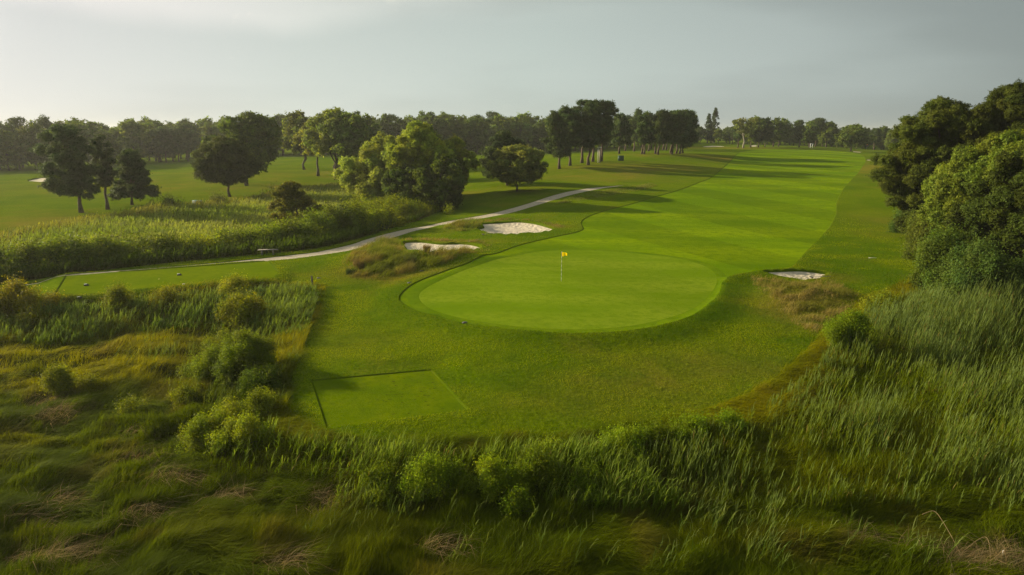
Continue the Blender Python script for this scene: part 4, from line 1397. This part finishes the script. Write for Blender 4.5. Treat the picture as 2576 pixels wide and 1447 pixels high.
# loose reeds through the salt grass, leaning in the wind
SCAT = gpoly([(850, 1290), (1200, 1275), (1600, 1290), (2000, 1310), (2350, 1340), (2350, 1447), (900, 1447), (700, 1400)])
x, y = scatter(SCAT, 9, 61, lambda x, y: 0.1 + 0.9 * sstep(0.5, 0.7, fbm(x * .6, y * .6, 62, 2)))
x2, y2 = scatter(gpoly([(400, 850), (760, 850), (715, 960), (700, 1060), (600, 1080), (430, 1000), (250, 900)]), 7, 63, lambda x, y: 0.15 + 0.85 * sstep(0.48, 0.66, fbm(x * .5, y * .5, 64, 2)))
x = np.concatenate([x, x2]); y = np.concatenate([y, y2])
n = len(x); z = ground_z(x, y)
rng = np.random.default_rng(65)
parts = reeds(x, y, z, rng.uniform(.8, 1.35, n), np.abs(rng.normal(.42, .15, n)), 0.15, jitter((.07, .105, .014), n, rng), rng, nleaf=6, leafL=.42, leafW=.02, tip=(.17, .20, .06), bush=.25)
blade_object("reeds", parts, "single reeds leaning in the wind above the short marsh grass")

# lush bank below the far tee
x, y = scatter(REED_T, 26, 71, lambda x, y: clear_of_shrubs(x, y) * 0.45 + 0.55 * sstep(0.38, 0.6, fbm(x * .4, y * .4, 72, 3)))
n = len(x); z = ground_z(x, y)
rng = np.random.default_rng(73)
H = rng.uniform(.75, 1.3, n) * (0.75 + 0.5 * fbm(x * .45, y * .45, 74, 2)) * (0.35 + 0.65 * sstep(0.2, -2.0, sdist(REED_T, x, y, 3.0) + 1.2 * (fbm(x * .8, y * .8, 76, 2) - .5)))
tint = lerp((.058, .105, .012), (.098, .140, .018), sstep(.35, .65, fbm(x * .35, y * .35, 75, 2))) * rng.uniform(.8, 1.2, (n, 1))
parts = reeds(x, y, z, H, np.abs(rng.normal(.36, .14, n)), 0.2, tint, rng, nleaf=6, leafL=.5, leafW=.035, stemW=.02, tip=(.15, .20, .05), bush=.4)
print("reeds tee", n)
blade_object("reeds", parts, "lush green reeds on the bank below the long tee")

# reed meadow behind the path
PDf = lambda x, y: np.min(np.hypot(x[:, None] - PATHC[None, ::3, 0], y[:, None] - PATHC[None, ::3, 1]), axis=1)
x, y = scatter(MARSH_B, 24, 81, lambda x, y: np.where(PDf(x, y) < 7, .55, .42) * (0.55 + 0.45 * sstep(0.35, 0.6, fbm(x * .2, y * .2, 82, 3))))
n = len(x); z = ground_z(x, y); r = np.hypot(x, y)
rng = np.random.default_rng(83)
sdB = sdist(MARSH_B, x, y, 12.0)
PD = np.min(np.hypot(x[:, None] - PATHC[None, ::3, 0], y[:, None] - PATHC[None, ::3, 1]), axis=1)
hedge = 1 - sstep(4.5, 7.5, PD + 2.0 * (fbm(x * .3, y * .3, 84, 2) - .5))
H = (0.95 + 0.35 * fbm(x * .25, y * .25, 85, 2)) * rng.uniform(.8, 1.15, n) * (0.5 + 0.5 * sstep(0, -2.0, sdB)) + 0.25 * hedge
pale = sstep(.35, .62, fbm(x * .10, y * .16, 86, 3))
tint = lerp((.125, .170, .022), (.190, .215, .050), pale)
back = sstep(-9, -2, sdB) * (1 - sstep(15, 30, PD)) * 0
rim = sstep(-5.0, -0.5, sdB) * (1 - hedge)
tint = tint * (1 - .75 * rim[:, None]) + np.array([.160, .145, .024]) * .75 * rim[:, None]
tint = tint * (1 - hedge[:, None]) + np.array([.052, .084, .003]) * hedge[:, None]
tint = tint * rng.uniform(.8, 1.2, (n, 1))
parts = reeds(x, y, z, H, np.abs(rng.normal(.34, .12, n)), 0.3, tint, rng, nleaf=4, leafL=.55, leafW=.075, stemW=.035, bush=.4)
print("meadow", n)
blade_object("reeds", parts, "pale green reed meadow between the path and the left fairway")

# long fescue on the bunker mounds
FESC = [(gpoly([(848, 690), (870, 701), (940, 706), (1020, 692), (1080, 678), (1150, 653), (1205, 637), (1240, 630), (1150, 634), (1040, 636), (1012, 622), (1000, 606), (960, 603), (900, 625), (860, 655)]), .42, (.105, .125, .014), (.175, .145, .040), 1),
        (gpoly([(1885, 688), (1930, 698), (2050, 706), (2100, 712), (2140, 730), (2165, 755), (2140, 785), (2090, 815), (2045, 842), (2000, 822), (1950, 772), (1905, 735)]), .26, (.115, .115, .018), (.200, .160, .050), 2),
        (gpoly([(1108, 578), (1125, 566), (1160, 558), (1205, 556), (1216, 566), (1195, 580), (1150, 583)]), .40, (.115, .145, .022), (.15, .14, .03), 3),
        (gpoly([(1016, 609), (1110, 610), (1205, 614), (1215, 622), (1240, 618), (1210, 606), (1110, 601), (1020, 601)]), .20, (.12, .115, .03), (.19, .135, .055), 4),
        (gpoly([(1215, 560), (1310, 556), (1390, 570), (1410, 578), (1420, 570), (1360, 555), (1290, 549), (1215, 552)]), .18, (.12, .115, .03), (.17, .13, .05), 5),
        (gpoly([(1440, 492), (1520, 478), (1600, 466), (1640, 462), (1650, 470), (1560, 490), (1450, 508), (1390, 515)]), .16, (.12, .15, .022), (.14, .15, .03), 6),
        (gpoly([(1925, 688), (1970, 685), (2040, 685), (2085, 692), (2095, 688), (2040, 679), (1960, 680)]), .12, (.12, .125, .03), (.16, .13, .05), 7)]
parts = []
rng = np.random.default_rng(91)
for P, hh, c1, c2, sd in FESC:
    x, y = scatter(P, 260 if sd < 4 else 120, 90 + sd, lambda x, y: 0.35 + 0.65 * sstep(.35, .6, fbm(x * 1.1, y * 1.1, 92, 2)))
    sd_ = sdist(P, x, y, 3.0)
    ok = rng.random(len(x)) < np.clip(-sd_ / .9, 0.05, 1)
    for B in BUNK[:3]: ok &= ~inside(B, x, y)
    x, y = x[ok], y[ok]
    n = len(x); z = ground_z(x, y)
    kk = sstep(.4, .62, fbm(x * .6, y * .8, 93, 3))
    L = hh * 1.15 * rng.uniform(.55, 1.3, n) * (0.35 + 1.3 * sstep(.3, .7, fbm(x * 1.3, y * 1.3, 94, 2)))
    parts.append(grass(x, y, z, L, np.full(n, .032 if sd != 6 else .05), 0.3 + rng.normal(0, .7, n), rng.uniform(.3, .9, n), lerp(c1, c2, kk) * rng.uniform(.75, 1.25, (n, 1)), rng))
blade_object("fescue", parts, "long yellowing fescue grass on the bunker mounds")

# tufts of the near rough
UP = np.array([(-16, 22), (24, 22), (56, 92), (-60, 92)], float)
x, y = scatter(UP, 230, 95, lambda x, y: (sdist(MARSH_F, x, y, 1.0) > -0.5) & ~inside(MARSH_B, x, y), lambda x, y: (1 - .86 * sstep(38, 75, y)) * (1 - sstep(80, 92, y)))
ok = sdist(FAIR, x, y, 2.0) > 0.03
ok &= (sdist(TEE_N, x, y, 2.0) > 0.03) & (sdist(TEE_L, x, y, 2.0) > 0.05) & ~inside(PATH, x, y)
for B in BUNK[:3]: ok &= sdist(B, x, y, 1.0) > 0.0
x, y = x[ok], y[ok]
n = len(x); z = ground_z(x, y); r = np.hypot(x, y)
rng = np.random.default_rng(96)
kk = fbm(x * .35, y * .5, 97, 4)
dry = dryness(x, y)
tint = lerp((.062, .118, .001), (.160, .194, .002), sstep(.32, .68, kk))
ring = np.exp(-((sdist(FAIR, x, y, 4.0) - .9) / .9) ** 2) * (y < 55)
tint = tint * (1 - .6 * ring[:, None]) + np.array([.045, .098, .001]) * .6 * ring[:, None]
tint = tint * (1 - .7 * dry[:, None]) + np.array([.17, .135, .034]) * .7 * dry[:, None]
tint *= rng.uniform(.72, 1.3, (n, 1))
cl = 0.5 + 0.9 * fbm(x * 2.2, y * 2.2, 98, 2)
parts = [grass(x, y, z + .01, 0.085 * cl * rng.uniform(.6, 1.3, n), 0.010 + 0.0007 * r, rng.uniform(0, 6.28, n), rng.uniform(.3, 1.0, n), tint, rng)]
print("rough tufts", n)
blade_object("rough_grass", parts, "short rough grass around the green and tees")

# ---------------------------------------------------------------- shrubs
for (u, v, t, a, b, lab, tn) in SHR:
    tree("shrub", 'shrub', u, v, t, a, b, v, lab, "shrub", sg, leaf=.085 if v > 860 else .13, tint=(tn[0] * 1.12, tn[1] * .90, tn[2] * .30), nlob=34, dens=1.0 if v > 860 else .9)

# hedge between the path and the reed meadow
HT = np.array([(-200, 665), (0, 652), (100, 640), (150, 626), (210, 622), (290, 632), (400, 612), (520, 612), (640, 600), (700, 582), (780, 566), (840, 545), (900, 530), (980, 520), (1060, 528), (1110, 520)], float)
HB = np.array([(-200, 735), (0, 712), (160, 690), (400, 662), (560, 646), (660, 636), (760, 626), (850, 606), (920, 588), (1000, 564), (1060, 548), (1150, 518)], float)
rh = random.Random(8)
u = -190.0
hn = 0
hl = ("dense dark green shrub", "light green leafy shrub", "rounded mid-green shrub")
ht = ((.054, .076, .004), (.105, .125, .004), (.075, .100, .004))
while u < 1100:
    t = float(np.interp(u, HT[:, 0], HT[:, 1])) - 4 * (u > 640) + rh.uniform(-20, 2)
    b = float(np.interp(u, HB[:, 0], HB[:, 1])) - rh.uniform(2, 10)
    wdt = rh.uniform(44, 78)
    k = rh.choice((0, 0, 1, 2))
    if not (640 < u < 705 and False):
        tree("shrub", 'shrub', u, b, t, u - wdt, u + wdt, b, "%s in the hedge between the path and the reed meadow" % hl[k], "shrub", "shrubs of the hedge beside the path", leaf=.21, tint=ht[k], nlob=26, dens=1.1)
        hn += 1
    u += rh.uniform(26, 44)
for (u, v, t, a, b, lab) in ((690, 492, 470, 668, 722, "dark bush at the far edge of the reed meadow left of the brown cedar"), (300, 622, 598, 262, 352, "dark low bush standing in the reed meadow"), (228, 560, 545, 210, 246, "small brownish bush on the far edge of the reed meadow"),
                             (545, 512, 498, 520, 580, "low brown bush on the far rim of the reed meadow near the leaning pine"), (420, 520, 505, 390, 460, "low brown thicket on the far rim of the reed meadow")):
    tree("shrub", 'shrub', u, v, t, a, b, v, lab, "shrub", "bushes standing in the reed meadow", leaf=.24, tint=(.055, .062, .014), nlob=14)

# bigger tussocks on the bunker mound
rng = np.random.default_rng(120)
for (u, v, hgt, wd, tn, lab) in ((1073, 633, .75, .28, (.16, .11, .055), "brown spiky tussock in front of the nearest sand bunker"), (905, 672, .95, .55, (.135, .10, .05), "reddish brown tall tussock on the fescue mound"),
                                 (880, 690, .6, .3, (.05, .075, .016), "dark green tussock at the left end of the fescue mound"), (1030, 660, .8, .5, (.10, .115, .045), "grey-green tussock on the fescue mound right of the brown one"), (1000, 655, .6, .4, (.11, .11, .03), "pale tussock in the middle of the fescue mound"), (932, 668, .8, .4, (.13, .105, .04), "tan tussock right beside the reddish brown one")):
    p = G(u, v); n = 700
    a = rng.uniform(0, 6.28, n); rr = wd * np.sqrt(rng.random(n))
    x = rr * np.cos(a); y = rr * np.sin(a)
    v_, q_, c_ = grass(x, y, np.zeros(n), hgt * rng.uniform(.5, 1.1, n), np.full(n, .016), a * .5 + .2, rng.uniform(.15, .6, n), jitter(tn, n, rng, .35, .1), rng)
    o = link("grass_tussock", new_mesh("grass_tussock", v_, q_, M_BLADE, c_), loc=p)
    tag(o, lab, "tussock", "tussocks on the fescue mound")

# ---------------------------------------------------------------- things on the course
M_WHITE = plain("white_paint", (.78, .78, .74), .45, noise=.06)
M_BLACK = plain("black_plastic", (.025, .025, .025), .5)
M_YEL = leaf_mat("flag_cloth", .45, rough=.7, rnd=0)
M_WOOD = plain("weathered_wood", (.27, .24, .19), .85, noise=.3, scale=8, bump=.01)
M_BOXG = plain("dark_green_paint", (.020, .075, .045), .5, noise=.15)
M_TEAL = plain("teal_paint", (.10, .19, .18), .5)
M_STALK = plain("dry_stalk", (.22, .15, .06), .8, noise=.25)


def root(name, loc, label, cat, group=None, rz=0.0):
    e = bpy.data.objects.new(name, None); COL.objects.link(e)
    e.location = loc; e.rotation_euler = (0, 0, rz); e.empty_display_size = .3
    tag(e, label, cat, group)
    return e


def zdrop(p, d):
    return (p[0], p[1], p[2] - d)


def flagstick(u, v, Hh, label, fcol, drop=0.09, big=1.0):
    p = G(u, v)
    e = root("flagstick", zdrop(p, drop), label, "golf flag", "flagsticks on the greens")
    mb = MB(); n = 14
    for i in range(n):
        mb.tube([(0, 0, Hh * i / n + (-.05 if i == 0 else 0)), (0, 0, Hh * (i + 1) / n)], 0.0125 * big, 8, col=(.70, .70, .62) if i % 2 else (.30, .30, .26), cap=(i == n - 1))
    link("pole", mb.build("pole", M_POLE, True), e)
    nx, nz = 9, 6
    V = []; Q = []; fw, fh = .42 * big, .34 * big
    for i in range(nx):
        s = i / (nx - 1)
        for j in range(nz):
            t = j / (nz - 1)
            hh = fh * (1 - .45 * s)
            V.append((.015 + fw * s * .92, .05 * math.sin(s * 7) * s + .03 * math.sin(t * 4) * s, Hh - .03 - (t * hh) - .12 * s * s - .02 * math.sin(s * 6)))
    for i in range(nx - 1):
        for j in range(nz - 1):
            a = i * nz + j
            Q.append((a, a + nz, a + nz + 1, a + 1))
    link("flag", new_mesh("flag", V, np.array(Q), M_YEL, np.tile(np.array(fcol), (len(V), 1)), True), e)
    mb = MB(); mb.tube([(0, 0, .002), (0, 0, .006)], .055 * big, 14)
    link("cup", mb.build("cup", M_BLACK), e)
    return e


def mk_attr_paint(name, rough=.4):
    m, t, o = mat_new(name)
    at = N(t, "ShaderNodeAttribute", attribute_name="tint")
    b = N(t, "ShaderNodeBsdfPrincipled"); b.inputs["Roughness"].default_value = rough
    t.links.new(at.outputs["Color"], b.inputs["Base Color"]); t.links.new(b.outputs[0], o.inputs["Surface"])
    return m


M_POLE = mk_attr_paint("banded_pole")
flagstick(1412, 706, 2.3, "flagstick with a yellow flag standing on the near putting green", (.92, .66, .01))
flagstick(1805, 363, 2.2, "far flagstick with a tiny yellow flag in front of the dark wood under the spruce", (.80, .50, .02), 0.0, 1.3)
flagstick(2179, 377, 2.3, "far flagstick with an orange flag right of the lone round oak", (.75, .25, .02), 0.0, 1.3)

# bench
p = G(675, 641)
e = root("bench", p, "backless plank bench in front of the hedge beside the path", "bench", rz=.10)
mb = MB()
for k in range(3): mb.box((0, -.13 + .13 * k, .47), (1.75, .12, .05))
link("seat", mb.build("seat", M_WOOD), e)
for sx_ in (-.55, .45):
    mb = MB(); mb.box((sx_, 0, .2225), (.10, .30, .445))
    link("leg", mb.build("leg", M_WOOD), e)

# tee markers
for (u, v, lab) in ((217, 717, "black and white tee marker at the far left of the long tee"), (451, 691, "black and white tee marker in the middle of the long tee"), (200, 749, "white-faced tee marker at the near left corner of the long tee"), (462, 714, "tiny white tee marker on the near edge of the long tee")):
    p = G(u, v)
    small = .55 if u == 462 else 1.0
    e = root("tee_marker", zdrop(p, .05), lab, "tee marker", "tee markers on the long tee", rz=.5)
    mb = MB(); mb.box((0, 0, .055 * small), (.34 * small, .16 * small, .11 * small), taper=.8)
    link("block", mb.build("block", M_BLACK if u != 462 else M_WHITE), e)
    mb = MB(); mb.box((-.04 * small, 0, .122 * small), (.2 * small, .11 * small, .022 * small), taper=.8)
    link("cap", mb.build("cap", M_WHITE), e)

# rakes by the bunkers
for (u, v, rz, lab) in ((1232, 590, .5, "bunker rake lying on the turf below the second bunker"), (1196, 607, .9, "bunker rake lying at the right end of the nearest bunker"), (2066, 699, .05, "bunker rake lying at the right end of the small right bunker")):
    p = G(u, v)
    e = root("bunker_rake", (p[0], p[1], p[2] + .07), lab, "rake", "rakes by the bunkers", rz=rz)
    mb = MB(); mb.tube([(-.8, 0, .02), (.8, 0, .05)], .022, 6)
    link("handle", mb.build("handle", M_WOOD, True), e)
    mb = MB(); mb.box((-.82, 0, .02), (.07, .55, .04))
    for k in range(9): mb.box((-.82, -.24 + .06 * k, -.03), (.02, .015, .06))
    link("head", mb.build("head", M_BLACK), e)

# valve covers in the turf
for (u, v, lab) in ((802, 700, "small dark valve cover in the rough right of the long tee"), (1030, 712, "small dark valve cover at the left edge of the green's collar"), (1169, 812, "small dark valve cover at the front left of the green's collar"), (1061, 682, "small dark valve cover in the rough below the fescue mound")):
    p = G(u, v); mb = MB()
    mb.tube([(0, 0, -.02), (0, 0, .035)], .16, 14); mb.tube([(0, 0, .035), (0, 0, .05)], [.12, .05], 14)
    o = link("valve_cover", mb.build("valve_cover", M_BLACK), loc=p)
    tag(o, lab, "valve cover", "valve covers in the turf")

# green slatted box on the mound
p = G(1561.5, 404.5)
e = root("storage_box", p, "dark green slatted box on the mound in front of the far row of pines", "box", rz=.15)
mb = MB(); mb.box((0, 0, .58), (1.18, .78, 1.10)); link("body", mb.build("body", M_BOXG), e)
mb = MB()
for k in range(6):
    mb.box((-.5 + .2 * k, -.405, .58), (.14, .03, 1.08))
for k in range(4):
    mb.box((-.605, -.3 + .2 * k, .58), (.03, .14, 1.08)); mb.box((.605, -.3 + .2 * k, .58), (.03, .14, 1.08))
link("slat_panel", mb.build("slat_panel", M_BOXG), e)
mb = MB(); mb.box((0, 0, 1.16), (1.3, .9, .06)); link("lid", mb.build("lid", M_BOXG), e)

# white-topped post among the mound pines
p = G(1506, 409.5)
e = root("marker_post", p, "tall wooden post with a white board on top among the mound pines", "post")
mb = MB(); mb.tube([(-.18, 0, -.1), (-.18, 0, 3.4)], .075, 8); link("post", mb.build("post", M_WHITE, True), e)
mb = MB(); mb.tube([(.28, .1, -.1), (.28, .1, 3.3)], .2, 9); link("post", mb.build("post", M_WOOD, True), e)
mb = MB(); mb.box((.12, .05, 3.45), (.85, .5, .22)); link("board", mb.build("board", M_WHITE), e)

# white sign frame far away
p = G(2041, 372.5)
e = root("sign_frame", p, "small white sign frame on the far tee in front of the wood", "sign")
for sx_ in (-.45, .45):
    mb = MB(); mb.box((sx_, 0, .75), (.22, .16, 1.6)); link("post", mb.build("post", M_WHITE), e)
mb = MB(); mb.box((0, 0, 1.62), (1.35, .2, .26)); link("board", mb.build("board", M_WHITE), e)
mb = MB(); mb.box((0, 0, .75), (.6, .1, .2)); link("rail", mb.build("rail", M_WHITE), e)

# low teal box at the far rim of the reed meadow
p = G(497, 515)
e = root("utility_box", p, "low blue-grey box at the far rim of the reed meadow", "utility box")
mb = MB(); mb.box((0, 0, .3), (1.15, .7, .6)); link("body", mb.build("body", M_TEAL), e)
mb = MB(); mb.box((0, 0, .63), (1.25, .8, .06)); link("lid", mb.build("lid", M_TEAL), e)

# white stake lying in the right rough, short dark post by the reeds
p = G(2195, 651); mb = MB(); mb.tube([(-.36, 0, .03), (.36, .03, .03)], .022, 8)
tag(link("marker_stake", mb.build("marker_stake", M_WHITE, True), loc=(p[0], p[1], p[2] + .05)), "white stake lying in the rough on the right", "stake")
p = G(786, 722); mb = MB(); mb.box((0, 0, .4), (.12, .12, .9), taper=.9)
tag(link("wooden_post", mb.build("wooden_post", M_BARK), loc=p), "short dark wooden post at the edge of the reeds by the long tee", "post")

# dry bent stalks in the bare corner
for i, (pts, lab) in enumerate((
        ([(2315, 1330, .55), (2345, 1330, .75), (2385, 1372, .45), (2420, 1410, .1)], "dry stalk bent over from the reeds in the bare right corner"),
        ([(2405, 1408, .05), (2440, 1392, .35), (2478, 1380, .55), (2490, 1405, .2), (2492, 1440, 0)], "dry stalk arched in a loop over the bare right corner"),
        ([(2310, 1380, .3), (2335, 1420, .15), (2350, 1447, .0)], "thin pale stalk leaning at the left of the bare right corner"),
        ([(2500, 1412, .1), (2530, 1430, .16), (2570, 1440, .05)], "pale twig lying at the right of the bare corner"),
        ([(2440, 1440, .05), (2480, 1450, .1), (2520, 1462, .05)], "pale twig lying at the bottom of the bare corner"))):
    P3 = []
    for u, v, h in pts:
        q = G(u, v); P3.append((q[0], q[1], q[2] + h))
    P3 = np.array(P3); o0 = P3[0].copy(); P3 = P3 - o0
    tt = np.linspace(0, 1, 24)
    ti = np.linspace(0, 1, len(P3))
    from_ = np.stack([np.interp(tt, ti, P3[:, k]) for k in range(3)], 1)
    for _ in range(6):
        from_[1:-1] = (from_[:-2] + from_[2:] + 2 * from_[1:-1]) / 4
    mb = MB(); mb.tube(from_, np.linspace(.010, .005, 24), 6)
    tag(link("dry_stalk", mb.build("dry_stalk", M_STALK, True), loc=o0), lab, "dry stalk", "dry stalks in the bare marsh corner")
p = G(2523, 1396); mb = MB()
mb.tube([(0, 0, .0), (.0, 0, .13), (0, 0, .15), (0, 0, .17)], [.036, .036, .018, .016], 10)
tag(link("bottle", mb.build("bottle", M_WHITE, True), loc=p), "small white bottle lost on the mud in the bare right corner", "bottle")

# ---------------------------------------------------------------- summer haze in the air
m, t, o = mat_new("haze")
ZLOW = float(zz.min()) - 1.0
print('lowest ground', ZLOW + 1)
pv = N(t, "ShaderNodeVolumePrincipled")
pv.inputs["Color"].default_value = (.90, .92, .86, 1)
pv.inputs["Density"].default_value = 0.00022
pv.inputs["Anisotropy"].default_value = 0.35
t.links.new(pv.outputs[0], o.inputs["Volume"])
mb = MB()
mb.box((0, 0, (27.0 + ZLOW) / 2), (5600, 5600, 27.0 - ZLOW))
hz_o = link("haze", mb.build("haze", m))
tag(hz_o, "thin summer haze over the whole course", None, None, "stuff")

# divot scars on the near tee
rng = np.random.default_rng(140)
parts = []
for k in range(46):
    u_ = 1040 + rng.normal(0, 42); v_ = 985 + rng.normal(0, 30)
    p = G(u_, v_)
    if inside(inset(TEE_N, .4), [p[0]], [p[1]])[0]:
        L_ = rng.uniform(.10, .26); a_ = rng.normal(.12, .15)
        ca, sa = math.cos(a_), math.sin(a_)
        w_ = rng.uniform(.02, .035)
        q = np.array([(-L_ / 2, 0), (-L_ * .2, -w_), (L_ / 2, 0), (-L_ * .2, w_)])
        q = np.stack([q[:, 0] * ca - q[:, 1] * sa + p[0], q[:, 0] * sa + q[:, 1] * ca + p[1]], 1)
        zz_ = ground_z(q[:, 0], q[:, 1]) - .05 + .006
        parts.append((np.column_stack([q, zz_]), np.array([[0, 1, 2, 3]]), np.tile([.022, .022, .004], (4, 1))))
blade_object("divot_scars", parts, "short dark divot scars in the turf of the near tee")
